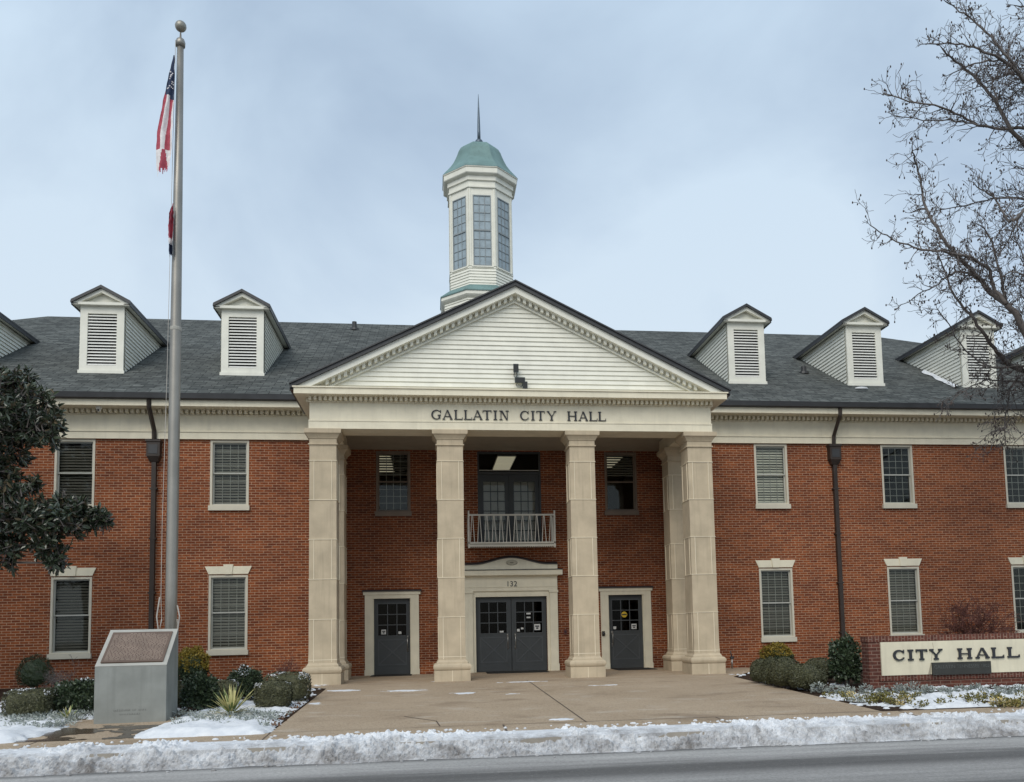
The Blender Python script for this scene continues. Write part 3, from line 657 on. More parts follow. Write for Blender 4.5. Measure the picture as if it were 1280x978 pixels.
q.box(xc-1.10, xc+1.10, y-.051, y+.06, 2.13, 2.29); q.box(xc-1.325, xc+1.325, y-.10, y+.02, 2.29, 2.70); q.box(xc-1.33, xc+1.33, y-.115, y, 2.395, 2.412)
q.box(xc-1.345, xc+1.345, y-.15, y, 2.70, 2.73); q.box(xc-1.46, xc+1.46, y-.26, y, 2.73, 2.875); so_ = q.build('door_surround', CREAM, hall)
q = MB().prism_x([(y-.29,2.876),(y-.29,2.885),(y,2.93),(y,2.876)], xc-1.48, xc+1.48); q.build('ledge_flashing', DARKM, so_)
def crown(x): t = abs(x)/1.33; return 3.035 if t > .80 else 3.035+.19*(.5+.5*math.cos(math.pi*t/.80))
q = MB(); xs = [xc-1.33+2.66*i/40 for i in range(41)]
q.prism([(xs[0],2.90)]+[(xs[-1],2.90)]+[(x, crown(x-xc)) for x in reversed(xs)], y-.16, y); q.build('crown_panel', CREAM, so_)
q = MB()
for a, b in zip(xs[:-1], xs[1:]): q.loft([[(x,y-.20,crown(x-xc)+.002),(x,y,crown(x-xc)+.06),(x,y,crown(x-xc)+.085),(x,y-.20,crown(x-xc)+.022)] for x in (a, b)])
q.build('crown_flashing', DARKM, so_)
q = MB(); q.loft([[(xc+.02+ax*math.cos(t*math.pi/12), yy, 3.09+az*math.sin(t*math.pi/12)) for t in range(24)] for ax, az, yy in ((.17,.082,y-.16),(.17,.082,y-.172),(.15,.066,y-.172),(.15,.066,y-.166))], cap=True)
q.build('oval_emblem', plain('emblem_paint', (.46,.42,.32), .6), so_)
q = MB()
for i in range(9):
    t = math.pi*(1.12+.76*i/8); q.box(xc+.02+.145*math.cos(t)-.011, xc+.02+.145*math.cos(t)+.011, y-.176, y-.165, 3.09+.062*math.sin(t)-.009, 3.09+.062*math.sin(t)+.009)
q.box(xc-.03, xc+.07, y-.176, y-.165, 3.075, 3.105); q.build('emblem_mark', plain('emblem_print', (.22,.20,.15), .6), so_)
text_mesh('house_number', '132', .215, Vector((.175, YR-.10, 2.418)), LETT, so_, .012)
# french doors, transom and balcony
leaf(-.70, .155, 3.62, 5.66, YD, 'balcony_door', nrow=6, panel=False, gz0=3.75, gz1=5.46, gm=.12); leaf(.18, 1.035, 3.62, 5.66, YD, 'balcony_door', nrow=6, panel=False, gz0=3.75, gz1=5.46, gm=.12)
q = MB(); y = YR
q.box(-.75, -.70, y+.01, y+.14, 3.62, 6.33); q.box(1.035, 1.085, y+.01, y+.14, 3.62, 6.33); q.box(-.70, 1.035, y+.011, y+.14, 6.27, 6.33); q.box(-.70, 1.035, y+.011, y+.14, 5.66, 5.74); q.box(.155, .18, y+.03, y+.12, 3.62, 5.66)
tr = q.build('transom', DOORP, hall); q = MB(); q.box(-.70, 1.035, y-.012, y+.010, 5.765, 5.79); q.build('transom_bar', SASH, tr)
MB().box(-.70, 1.035, y+.06, y+.064, 5.74, 6.27).build('pane', GLS, tr)
MB().box(-.66, 1.0, y+.15, y+.155, 3.66, 5.6).build('curtain', plain('door_curtain', (.30,.30,.285), .8, var=.1), tr)
q = MB(); bx0, bx1, by0 = -1.055, 1.345, .50
q.box(bx0, bx1, by0, YR, 3.545, 3.585); bal = q.build('balcony', SOFF, hall)
q = MB(); pz0, pz1 = 3.60, 4.385
q.box(bx0-.02, bx1+.02, by0-.025, by0+.02, pz1-.03, pz1+.015); q.box(bx0-.02, bx1+.02, by0-.02, by0+.015, pz0-.02, pz0+.02); q.box(bx0-.02, bx1+.02, by0-.018, by0+.01, 3.50, 3.545)
for x in (bx0, bx1): q.box(x-.022, x+.022, by0-.02, by0+.022, 3.46, 4.50); q.box(x-.015, x+.015, by0+.02, YR, pz1-.025, pz1+.01); q.box(x-.015, x+.015, by0+.02, YR, pz0-.02, pz0+.015)
nb = 12
for i in range(nb):
    x = bx0+(bx1-bx0)*(i+.5)/nb
    for sg in (-1, 1): q.bar((x+sg*.012,by0,pz1-.03), (x+sg*.058,by0,pz0+.02), .019, .019)
for i in range(1, 8):
    yy = by0+(YR-by0)*i/8
    for x in (bx0, bx1): q.box(x-.009, x+.009, yy-.009, yy+.009, pz0+.015, pz1-.025)
i = 0
for i in range(40): x = bx0+.03+(bx1-bx0-.06)*i/39; q.box(x-.012, x+.012, by0-.012, by0+.008, 3.50-.03, 3.50)
q.build('railing', RAIL, bal)
# ---- downspouts
for x, xs_ in ((-9.2, -1), (9.43, 1)):
    q = MB(); w_ = .055
    pts = [(x-xs_*0-.02*0+.0, -.62, 7.25), (x, -.60, 7.05), (x+.0, -.14, 6.55), (x, -.11, 6.27)]
    q.tube(pts, [.06,.06,.06,.06], 4); q.box(x-w_, x+w_, -.13, -.03, .05, 5.75)
    o = q.build('downspout', BRONZ, hall); q = MB()
    q.loft([[(x-a,-.20-b_,z),(x+a,-.20-b_,z),(x+a,-.005,z),(x-a,-.005,z)] for a, b_, z in ((.10,-.06,5.72),(.15,0,5.84),(.165,.01,5.86),(.165,.01,6.22),(.185,.03,6.24),(.185,.03,6.29))]); q.build('hopper_head', BRONZ, o)
    q = MB(); q.box(x-.11, x+.11, -.218, -.208, 5.92, 6.16); q.build('hopper_panel', DARKM, o); q = MB()
    for z in (.9, 2.3, 3.7, 5.0): q.box(x-.085, x+.085, -.135, -.003, z, z+.045)
    q.build('strap', BRONZ, o)

# ---- cupola
CYC = 10.55; q = MB(); A_ = 1.22
def oct_siding(mb, a, z0, z1, step=.115):
    z = z0
    while z < z1-.01:
        zz_ = min(z+step, z1); mb.poly(0, CYC, [(a+.028, z), (a, zz_)], 8); z += step
q.poly(0, CYC, [(A_-.05,13.3),(A_-.05,14.6)]); q.poly(0, CYC, [(1.42,11.5),(1.42,13.3)])
cup = q.build('cupola', WHITE, hall)
q = MB(); oct_siding(q, 1.46, 12.2, 13.92); oct_siding(q, A_, 14.35, 15.2); q.build('siding', WHITE, cup)
q = MB(); q.poly(0, CYC, [(1.50,13.90),(1.56,13.95),(1.60,14.0),(1.60,14.13)]); q.build('base_cornice', WHITE, cup)
q = MB(); q.poly(0, CYC, [(1.63,14.13),(1.63,14.17),(1.24,14.50)]); q.build('skirt_roof', COPPER, cup)
s_ = A_*math.tan(math.pi/8)
def facet(k, fn, mb):                       # local frame of an octagon facet: x along, y outward
    a = -math.pi/2+k*math.pi/4; ox, oy = math.cos(a), math.sin(a); txx, tyy = -oy, ox
    def P(u, d, z): return (u*txx+(A_+d)*ox, CYC+u*tyy+(A_+d)*oy, z)
    def bx(u0, u1, d0, d1, z0, z1): mb.add([P(u0,d0,z0),P(u1,d0,z0),P(u1,d1,z0),P(u0,d1,z0),P(u0,d0,z1),P(u1,d0,z1),P(u1,d1,z1),P(u0,d1,z1)], [(0,3,2,1),(4,5,6,7),(0,1,5,4),(1,2,6,5),(2,3,7,6),(3,0,4,7)])
    fn(bx)
q = MB()
def wallf(bx): bx(-s_,-.355,-.06,.0,15.2,18.2); bx(.355,s_,-.06,.0,15.2,18.2); bx(-.355,.355,-.06,.0,18.11,18.4); bx(-s_,-.355,-.06,.0,18.2,18.4); bx(.355,s_,-.06,.0,18.2,18.4); bx(-.42,.42,-.02,.04,15.2,15.25); bx(-s_,-s_+.075,0,.022,15.25,18.38); bx(s_-.075,s_,0,.022,15.25,18.38)
for k in range(8): facet(k, wallf, q)
q.build('lantern_wall', WHITE, cup)
for k in range(8):
    q = MB()
    def fr(bx):
        bx(-.355,-.32,-.04,.012,15.25,18.11); bx(.32,.355,-.04,.012,15.25,18.11); bx(-.32,.32,-.04,.012,18.07,18.11); bx(-.32,.32,-.04,.012,15.25,15.30); bx(-.32,.32,-.03,.015,16.66,16.72)
        for c in (-.107, .107): bx(c-.011,c+.011,-.03,.0,15.30,18.07)
        for z0, z1 in ((15.30,16.66),(16.72,18.07)):
            for r in range(1, 4): z = z0+(z1-z0)*r/4; bx(-.32,.32,-.029,.001,z-.011,z+.011)
    facet(k, fr, q); o = q.build('window', plain('belfry_frame', (.25,.28,.29), .5) if k == 0 else bpy.data.materials['belfry_frame'], cup)
q = MB()
for k in range(8): facet(k, lambda bx: bx(-.32,.32,-.022,-.018,15.30,18.07), q)
q.build('pane', GLSB, cup)
q = MB(); q.poly(0, CYC, [(A_+.005,18.38),(A_+.06,18.40),(A_+.06,18.46),(A_+.03,18.48),(A_+.03,18.66),(1.31,18.68),(1.31,18.85),(1.37,18.87),(1.43,18.9),(1.45,18.93),(1.45,19.12),(1.48,19.14),(1.48,19.17)]); q.build('cornice', WHITE, cup)
q = MB(); q.poly(0, CYC, [(1.49,19.17),(1.40,19.3),(1.28,19.45),(1.17,19.6),(1.06,19.78),(.97,19.98),(.90,20.16),(.84,20.34),(.76,20.5),(.64,20.62),(.47,20.71),(.26,20.77),(.05,20.8)]); q.build('dome', COPPER, cup)
q = MB(); q.ball((0,CYC,20.93), .17,.17,.16); q.poly(0, CYC, [(.065,20.98),(.062,21.4),(.05,21.9),(.025,22.6),(.006,23.02)], 8); q.build('spire', SPIRE, cup, True)

# ------------------------------------------------------------------ fixtures fixed to the hall
for u, v, wx, wz, lab in ((645,460,.125,.20,'small upright dark floodlight, topmost of the three on the white gable'),(650,475,.25,.13,'wide dark floodlight in the middle of the three on the white gable'),(656.5,482,.115,.20,'small upright dark floodlight, lowest of the three on the white gable')):
    p = at(u, v, -2.95); o = empty('floodlight', p, lab, 'floodlight', 'floodlights on the gable')
    q = MB(); q.loft([[(p.x-a,yy,p.z-c),(p.x+a,yy,p.z-c),(p.x+a,yy,p.z+c),(p.x-a,yy,p.z+c)] for a, c, yy in ((wx*.5,wz*.5,p.y),(wx*.5,wz*.5,p.y+.05),(wx*.36,wz*.36,p.y+.12))]); q.build('housing', SPK, o)
    q = MB(); q.box(p.x-wx*.4, p.x+wx*.4, p.y-.006, p.y-.001, p.z-wz*.4, p.z+wz*.4); q.build('lens', BLACK, o)
    q = MB(); q.tube([(p.x-wx*.2,p.y+.1,p.z-wz*.3),(p.x-wx*.35,p.y+.12,p.z-wz*.75),(p.x-wx*.2,-2.762,p.z-wz*.8)], .009, 5); q.tube([(p.x+wx*.2,p.y+.1,p.z-wz*.3),(p.x+wx*.3,p.y+.12,p.z-wz*.8),(p.x+wx*.1,-2.762,p.z-wz*.85)], .009, 5); q.build('bracket', DARKM, o)
p = Vector((-10.49,-.36,7.055)); o = empty('security_camera', p, 'small white dome camera under the left eave near the magnolia', 'camera')
MB().poly(p.x, p.y, [(.06,7.03),(.075,7.05),(.075,7.099)], 12).build('mount', WHITE2, o); MB().ball((p.x,p.y,7.02), .055,.055,.055).build('lens_dome', WHITE2, o, True); MB().ball((p.x,p.y-.035,7.005), .028,.028,.028).build('lens', BLACK, o, True)
p = Vector((1.70,1.29,1.10)); o = empty('bell_push', p, 'small dark red box on brick right of the double doors', 'box'); MB().box(p.x-.045,p.x+.045,1.25,1.30,1.03,1.17).build('case', plain('dark_red', (.10,.03,.025), .5), o); MB().poly(p.x,1.24,[(.02,1.08),(.02,1.12)],10).build('button', BLACK, o)
p = Vector((2.80,1.22,1.02)); o = empty('intercom', p, 'round dark knob on the cream trim left of the right door', 'knob'); MB().ball((p.x,1.20,1.02), .05,.05,.05).build('knob', DARKM, o, True); MB().box(p.x-.04,p.x+.04,1.225,1.241,.95,1.09).build('plate', BRONZ, o)
for x0, x1, y0, y1, lab in ((-3.75,-2.65,.55,1.2,'black door mat before the left single door'),(-.6,1.1,.35,1.15,'wide black door mat before the double doors'),(3.0,4.1,.2,1.15,'black door mat before the right single door')):
    q = MB(); q.box(x0,x1,y0,y1,.007,.02); q.box(x0+.05,x1-.05,y0+.05,y1-.05,.02,.026); q.build('door_mat', MAT, None, False, (lab, 'door mat', 'door mats'))
p = gnd(930,838); p.y = -.45; o = empty('standpipe', (p.x,p.y,0), 'thin upright metal pipe with a valve against the brick right of the columns', 'pipe')
MB().tube([(p.x,p.y,-.02),(p.x,p.y,.30)], .022, 8).build('pipe', CHROME, o, True); q = MB(); q.tube([(p.x-.05,p.y,.30),(p.x+.05,p.y,.30)], .035, 8); q.tube([(p.x,p.y,.30),(p.x-.03,p.y,.48)], .016, 6); q.build('valve', DARKM, o, True)
# manhole cover in the pavement
p = gnd(523,923); q = MB(); q.loft([[(p.x+r_*math.cos(t*math.pi/12), p.y+r_*math.sin(t*math.pi/12)*.8, gz(p.y)+z_) for t in range(24)] for r_, z_ in ((.31,.0),(.31,.012),(.28,.0125),(.27,.009))]); q.build('manhole_cover', plain('rusty_iron', (.10,.06,.04), .8, var=.3), None, False, ('brown round utility cover set in the pavement beside the snow bank', 'manhole cover'))

# ------------------------------------------------------------------ monument
MX, MY, MZ = -6.79, -9.22, -.16
mon = empty('monument', (MX, MY, MZ), 'grey concrete slant topped monument with brown bronze plaque below the flagpole', 'monument')
def mrot(p): a = R(4); return (MX+p[0]*math.cos(a)-p[1]*math.sin(a), MY+p[0]*math.sin(a)+p[1]*math.cos(a), MZ+p[2])
hw, H1, H2, D1 = .525, .90, 1.47, .84
def mprism(prof, x0, x1, mats, name, mi=0):
    q = MB(); n = len(prof); q.add([mrot((x0,*p)) for p in prof]+[mrot((x1,*p)) for p in prof], [tuple(range(n)), tuple(range(2*n-1, n-1, -1))]+[(i,i+n,(i+1) % n+n,(i+1) % n) for i in range(n)]); return q.build(name, mats, mon)
mprism([(0,0),(0,H1),(D1,H2),(D1+.02,H2),(D1+.04,0)], -hw, hw, CONC, 'block')
sl = math.atan2(H2-H1, D1)
def sp_(u, s, h): return mrot((u, s*math.cos(sl)-h*math.sin(sl), H1+s*math.sin(sl)+h*math.cos(sl)))
SL = math.hypot(D1, H2-H1)
def sbox(q, u0, u1, s0, s1, h0, h1, mi=0): q.add([sp_(u0,s0,h0),sp_(u1,s0,h0),sp_(u1,s1,h0),sp_(u0,s1,h0),sp_(u0,s0,h1),sp_(u1,s0,h1),sp_(u1,s1,h1),sp_(u0,s1,h1)], [(0,3,2,1),(4,5,6,7),(0,1,5,4),(1,2,6,5),(2,3,7,6),(3,0,4,7)], mi)
q = MB(); sbox(q,-hw,-hw+.075,.0,SL,.0005,.012); sbox(q,hw-.075,hw,.0,SL,.0005,.012); sbox(q,-hw+.075,hw-.075,SL-.09,SL,.0005,.012); sbox(q,-hw+.075,hw-.075,0,.07,.0005,.012); q.build('rim', CONCL, mon)
q = MB(); sbox(q,-.46,.46,.08,SL-.10,.0,.03); plq = q.build('plaque', PLAQ, mon)
q = MB(); rng = random.Random(3); s = SL-.16; row = 0
while s > .12:
    if row == 0: u, ue = -.18, .2
    else: u, ue = -.42, .42
    while u < ue:
        wl = rng.uniform(.02,.075); u1 = min(u+wl, ue); k = u
        while k < u1-.004: sbox(q, k, min(k+.0085,u1), s, s+.016, .030, .0325); k += .0125
        u = u1+.016
    s -= .033; row += 1
q.build('plaque_lettering', PLAQL, plq)
q = MB(); rng = random.Random(5)
for z, u0, u1, hh in ((.205,-.24,.24,.038),(.145,-.15,.15,.032)):
    u = u0
    while u < u1:
        wl = rng.uniform(.008,.022)
        if rng.random() > .12:
            a = mrot((u,-.003,z)); 
            q.add([mrot((u,-.003,z)),mrot((u+wl*.5,-.003,z)),mrot((u+wl*.5,-.003,z+hh*rng.uniform(.6,1))),mrot((u,-.003,z+hh*.7))], [(0,1,2,3)])
            if rng.random() > .4: q.add([mrot((u+wl*.5,-.003,z)),mrot((u+wl,-.003,z)),mrot((u+wl,-.003,z+hh*.25)),mrot((u+wl*.5,-.003,z+hh*.25))], [(0,1,2,3)])
        u += wl+.008
q.build('inscription', plain('engraved_shadow', (.17,.175,.165), .9), mon)

# ------------------------------------------------------------------ flagpole and flags
PX, PY = -6.76, -7.2; pz = gz(PY)
fp = empty('flagpole', (PX, PY, pz), 'tall brushed metal flagpole with ball finial behind the concrete monument', 'flagpole')
q = MB(); q.poly(PX, PY, [(.105,pz),(.102,2.),(.100,4.8),(.096,6.9),(.082,9.5),(.060,12.45)], 20); q.build('pole', STEEL, fp, True)
q = MB(); q.poly(PX, PY, [(.098,6.84),(.102,6.85),(.102,6.90),(.097,6.91)], 20); q.build('joint_ring', CONCL, fp)
q = MB(); q.poly(PX, PY, [(.085,12.42),(.09,12.5),(.07,12.56),(.02,12.6),(.012,12.72)], 16); q.build('truck', STEEL, fp, True)
q = MB().ball((PX,PY,12.83), .105,.105,.105, 18, 12); q.build('finial_ball', plain('finial_metal', (.30,.29,.25), .4, .4), fp, True)
q = MB(); x0 = PX-.15
q.tube([(PX-.07,PY-.07,12.5),(PX-.09,PY-.08,9.5),(PX-.115,PY-.09,6.),(PX-.15,PY-.10,3.2),(PX-.15,PY-.10,1.9),(PX-.13,PY-.10,1.5)], .005, 5); q.tube([(PX-.17,PY-.10,1.9),(PX-.21,PY-.12,1.55),(PX-.17,PY-.12,1.25),(PX-.13,PY-.1,1.5)], .012, 5)
q.tube([(PX+.12,PY-.05,1.75),(PX+.17,PY-.08,1.55),(PX+.14,PY-.08,1.3),(PX+.12,PY-.05,1.5)], .012, 5); q.build('halyard', ROPE, fp)
FR = plain('flag_red', (.40,.07,.10), .8, var=.2, scale=12); FW = plain('flag_white', (.74,.71,.71), .8, var=.12, scale=12); FB = plain('flag_navy', (.035,.05,.10), .8, var=.2, scale=12)
def flag(name, left, right, colour, lab, parts=False, amp=.03, seed=1):
    NU, NV = 22, 60; q = MB(); vs = []; st = []
    def itp(tab, v):
        for (v0,a,b),(v1,c,d) in zip(tab[:-1], tab[1:]):
            if v <= v1+1e-9: t = (v-v0)/(v1-v0); return a+(c-a)*t, b+(d-b)*t
        return tab[-1][1], tab[-1][2]
    for j in range(NV+1):
        v = j/NV; l = itp(left, v); r = itp(right, v)
        for i in range(NU+1):
            u = i/NU; a = at(l[0]+(r[0]-l[0])*u, l[1]+(r[1]-l[1])*u, PY-.13)
            n_ = noise.noise(Vector((u*2, v*3, seed)))*.5
            a.y += amp*(min(1., v*4))*math.sin(u*9+v*2.2+n_*3)-.02; a.x += .012*noise.noise(Vector((v*14, u*3, seed+4))); vs.append(a)
    fs = []; ms = []
    rng = random.Random(seed)
    cut = [rng.uniform(.95,1.0) for _ in range(NU+1)]
    for j in range(NV):
        for i in range(NU):
            v = (j+.5)/NV; u = (i+.5)/NU
            if v > cut[i]: continue
            fs.append((j*(NU+1)+i, j*(NU+1)+i+1, (j+1)*(NU+1)+i+1, (j+1)*(NU+1)+i)); ms.append(colour(u, v))
    q.add(vs, fs); q.m = ms
    o = q.build(name, [FR, FW, FB], None, True, (lab, 'flag')); return o, vs, NU
def usa(u, v):
    if v < .34+.03*u: return 2
    if v > .78: return 0 if abs(u-.5) < (v-.76)*1.6+.02 else 1
    k = (u+.06*v)*3.3; return 0 if int(k) % 2 == 0 else 1
o, vs, NU = flag('american_flag', [(0,217.2,70),(.33,206.5,114),(.62,196,165),(.80,195,190),(1,196,222)], [(0,218.6,70),(.3,218.2,114),(.55,216.5,160),(.8,215,190),(1,212,214)], usa, 'limp tattered American flag hanging at the top of the pole')
q = MB(); rng = random.Random(2)
for k in range(16):
    j = rng.randrange(9, 20); i = rng.randrange(3, NU-2); c = vs[j*(NU+1)+i]+Vector((0,-.008,0)); r_ = .02
    for sg in (1, ): q.add([c+Vector((r_*(1 if t % 2 == 0 else .42)*math.sin(t*math.pi/5), -.0, r_*(1 if t % 2 == 0 else .42)*math.cos(t*math.pi/5))) for t in range(10)], [tuple(range(10))])
q.build('star', FW, o)
flag('state_flag', [(0,216.5,255),(.2,212,268),(.45,209.5,281),(.7,210.5,300),(1,212,324)], [(0,217,255),(.5,217,285),(1,216.5,318)], lambda u, v: 2 if v > .80 else (1 if .70 < v else 0), 'small furled red flag mostly hidden behind the pole below the American flag', amp=.05, seed=6)

# ------------------------------------------------------------------ sign wall
SX0, SX1, SY = 6.31, 10.13, -7.62
sw = empty('sign_wall', (8.2, SY, -.12), 'low red brick sign wall with cream panel reading CITY HALL', 'sign')
q = MB(); q.box(SX0, SX1, SY, SY+.28, -.35, .80); q.build('brick_body', BR2, sw)
q = MB(); q.box(SX0-.012, SX1+.012, SY-.014, SY+.294, .80, .905); q.box(6.50, 9.93, SY-.022, SY-.001, .04, .145); q.build('soldier_course', BRS, sw)
PANL = plain('sign_panel_stucco', (.70,.645,.49), .8, var=.08, scale=2., streak=.35, bmp=.08)
q = MB(); q.box(6.55, 9.88, SY-.035, SY-.001, .145, .79); pn = q.build('panel', PANL, sw)
q = MB(); q.tube([(7.63,SY-.037,.76),(7.64,SY-.037,.66),(7.60,SY-.037,.52),(7.58,SY-.037,.40)], .0035, 4); q.face((7.50,SY-.0385,.15),(7.56,SY-.0385,.15),(7.57,SY-.0385,.38)); q.build('crack', plain('crack', (.33,.29,.22), .9), pn)
cv = lambda px: 6.785+((1060+px/5.818)-1115)*(9.54-6.808)/(1276-1115)*.975
tx = [(c, cv(a), cv(b), .425, .212) for c, a, b in (('C',320,402),('I',428,468),('T',488,570),('Y',588,682),('H',795,900),('A',928,1030),('L',1048,1140),('L',1168,1258))]
lettering('letter', tx, SY-.034, .03, LETT, pn, 0, .24, .155, .16)
q = MB(); q.box(7.577, 8.812, SY-.075, SY-.036, .128, .372); pq = q.build('plaque', PLQD, sw)
text_mesh('plaque_lettering', 'GALLATIN TENNESSEE 1802', .095, Vector((8.195, SY-.076, .255)), PLQL, pq, .003)

# ------------------------------------------------------------------ snow
def snow_sheet(name, x0, x1, y0, y1, step, hf, matl, zf, lab=None):
    nx, ny = int((x1-x0)/step), int((y1-y0)/step); q = MB(); idx = {}; H = [[hf(x0+step*i, y0+step*j) for j in range(ny+1)] for i in range(nx+1)]
    def vid(i, j):
        if (i, j) not in idx:
            x, y = x0+step*i, y0+step*j; h = H[i][j]; idx[(i, j)] = len(q.v); q.v.append((x, y, zf(y)+(h if h > 0 else -.03)))
        return idx[(i, j)]
    for i in range(nx):
        for j in range(ny):
            if max(H[i][j], H[i+1][j], H[i][j+1], H[i+1][j+1]) > 0: q.f.append((vid(i,j), vid(i+1,j), vid(i+1,j+1), vid(i,j+1))); q.m.append(0)
    return struct(q.build(name, matl, None, True), 'stuff')
def fbm(x, y, z=0., o=4): return noise.fractal(Vector((x, y, z)), .9, 2.1, o)
SEC = [(-12.52,-.432),(-12.48,-.375),(-12.40,-.300),(-12.30,-.222),(-12.19,-.190),(-12.05,-.178),(-11.90,-.178),(-11.75,-.184),(-11.60,-.200),(-11.50,-.245)]
SECL = [0.]
for (y0,z0),(y1,z1) in zip(SEC[:-1], SEC[1:]): SECL.append(SECL[-1]+math.hypot(y1-y0, z1-z0))
def sec(t):
    l = t*SECL[-1]
    for k in range(len(SEC)-1):
        if l <= SECL[k+1]+1e-9:
            f = (l-SECL[k])/(SECL[k+1]-SECL[k]); (y0,z0),(y1,z1) = SEC[k], SEC[k+1]; d = math.hypot(y1-y0, z1-z0)
            return y0+(y1-y0)*f, z0+(z1-z0)*f, -(z1-z0)/d, (y1-y0)/d
    return SEC[-1][0], SEC[-1][1], 0, 1
q = MB(); NS = 46; xs = [-9.0+.019*i for i in range(948)]; SS = [sec(k/NS) for k in range(NS+1)]
for x in xs:
    sw_ = .09*noise.noise(Vector((x*.55,3,1))); hg = .75+.45*noise.noise(Vector((x*.6,8,2)))
    for k in range(NS+1):
        y, z, ny, nz_ = SS[k]; t = k/NS; e = min(1, t/.10, (1-t)/.18); y2 = y+sw_*t+(1-t)**3*(.09*noise.noise(Vector((x*1.1,6,4)))+.05*noise.noise(Vector((x*4,6,9)))); p = Vector((x, y2, z))
        d = .030*noise.noise(p*1.7) + .13*max(0, .52-noise.voronoi(p*6.5)[0][0]) + .075*max(0, .5-noise.voronoi(p*15)[0][0]) - .035 + .022*noise.noise(p*23) + .02*noise.noise(p*45)
        z2 = z; d += (.045*noise.noise(Vector((x*.55,8,2)))+.035*noise.noise(Vector((x*1.9,4,2))))*min(1,t*3); d = d if d > -.012 or t < .28 else -.012
        d *= (.35+.65*e) if 0 < k < NS else .1
        q.v.append((x, y2+ny*d, z2+nz_*d))
M_ = NS+1
for i in range(len(xs)-1):
    for k in range(NS): q.f.append((i*M_+k, (i+1)*M_+k, (i+1)*M_+k+1, i*M_+k+1)); q.m.append(0)
rng = random.Random(77)
for k in range(260):
    x = rng.uniform(-8.9,8.9); front = rng.random() < .35
    y = -12.53-abs(rng.gauss(0,.10)) if front else -11.5+abs(rng.gauss(0,.10)); rr = rng.uniform(.008,.03); zc = -.43 if front else gz(y)+.006
    q.ball((x,y,zc+rr*.3), rr*rng.uniform(.8,1.6), rr, rr*.75, 6, 4)
o = struct(q.build('snow_bank', SNOWD, None, False), 'stuff'); tag(o, 'long ridge of lumpy dirty ploughed snow along the kerb', 'snow')
q = MB(); rng = random.Random(11)
for side in (-1, 1):                                # coarse continuation beyond the picture
    x = side*9.1
    xs = [side*(8.95+.25*i) for i in range(100)]; rows = []
    for x in xs: rows.append([(x, -12.44, -.44), (x, -12.33, -.30+.05*noise.noise(Vector((x*2,1,0)))), (x, -12.1, -.15+.06*noise.noise(Vector((x*2,2,0)))), (x, -11.85, -.14+.06*noise.noise(Vector((x*2,3,0)))), (x, -11.5, -.24)])
    for a, b in zip(rows[:-1], rows[1:]):
        for k in range(4): q.face(a[k], b[k], b[k+1], a[k+1])
o = struct(q.build('snow_bank', SNOWD, None, True), 'stuff'); tag(o, 'coarse ploughed snow ridge continuing along the kerb beyond both picture edges', 'snow')
def mfoot(x, y): return -7.42 < x < -6.18 and -9.4 < y < -8.2
def bed_l(x, y):
    n = fbm(x*1.6, y*1.6, 3.); n2 = fbm(x*7, y*7, 6.)
    if x > -4.38-.06*abs(n): return -1
    if -7.6-.35*n < x < -6.28+.25*n and y < -8.3: return -1
    if y < -11.12+.10*n: return -1
    edge = min(1, ((-4.36-x))/.3, (y+11.15)/.25)
    front = max(0, min(1, (-9.3-y)/1.0)) if x > -6.4 else max(0, min(1, (-9.0-y)/1.0))
    if x < -7.2: edge *= min(1, max(0, (-7.45-x)/.45))
    if -6.5 < x: edge *= min(1, max(0, (x+6.32)/.35))
    return (.075*front + .05*n+.03*n2 + (.034 if y < -6.5 else .012))*edge - .012 + .008*fbm(x*22,y*22,1)
o = snow_sheet('bed_snow', -10.6, -4.3, -11.25, -2.2, .05, bed_l, SNOW, gz); tag(o, 'white snow lying in the planting bed around the monument', 'snow')
def bed_r(x, y):
    n = fbm(x*1.5, y*1.9, 13.); n2 = fbm(x*6, y*6, 16.)
    if x < 4.85 or y < -10.75+.06*n: return -1
    k = -.03 if y > -8.6 else .018
    if x < 6.0: k -= .028*(6.0-x)
    if y > -7.7 and x > 6.1: return -1
    return k+.075*n+.05*n2
o = snow_sheet('bed_snow', 4.8, 12.5, -10.85, -2.2, .05, bed_r, SNOW, gz); tag(o, 'patchy snow between plants in front of the CITY HALL sign', 'snow')
ICE = [(gnd(u, v), a_, b_) for u, v, a_, b_ in ((423,864,.55,.22),(507,864,.50,.20),(583,867,.34,.20),(652,853,.7,.14),(470,852,.6,.15),(700,900,.3,.12),(560,852,.5,.12),(760,857,.4,.10),(395,880,.16,.2),(640,868,.25,.12))]
def thin(x, y):
    n = .5*fbm(x*3, y*3, 23.)+.35*fbm(x*9, y*12, 26.); k = -1
    for g, a_, b_ in ICE: k = max(k, 1-math.hypot((x-g.x)/a_, (y-g.y)/b_)+n)
    return .016*min(k, .6) if k > .25 else -1
o = snow_sheet('ice_patch', -5.2, 2.6, -10.9, -2.4, .035, thin, SNOW, lambda y: gz(y)+.004); tag(o, 'thin white remnants of ice scattered on the court before the columns', 'snow')
WET = plain('wet_concrete', (.075,.053,.036), .22, var=.2, spec=.5, bmp=.02)
def wet(x, y):
    n = fbm(x*1.7, y*2.6, 33.)
    return .004 if (-7.75 < x < -6.0 and -11.05 < y < -9.5 and n+.25*(1-abs(y+10.4)/.6) > .12) else -1
o = snow_sheet('puddle', -7.75, -5.9, -11.05, -9.4, .03, wet, WET, lambda y: gz(y)+.006, 0)
for p_ in o.data.vertices: p_.co.z = gz(p_.co.y)+.0105
o['kind'] = 'structure'
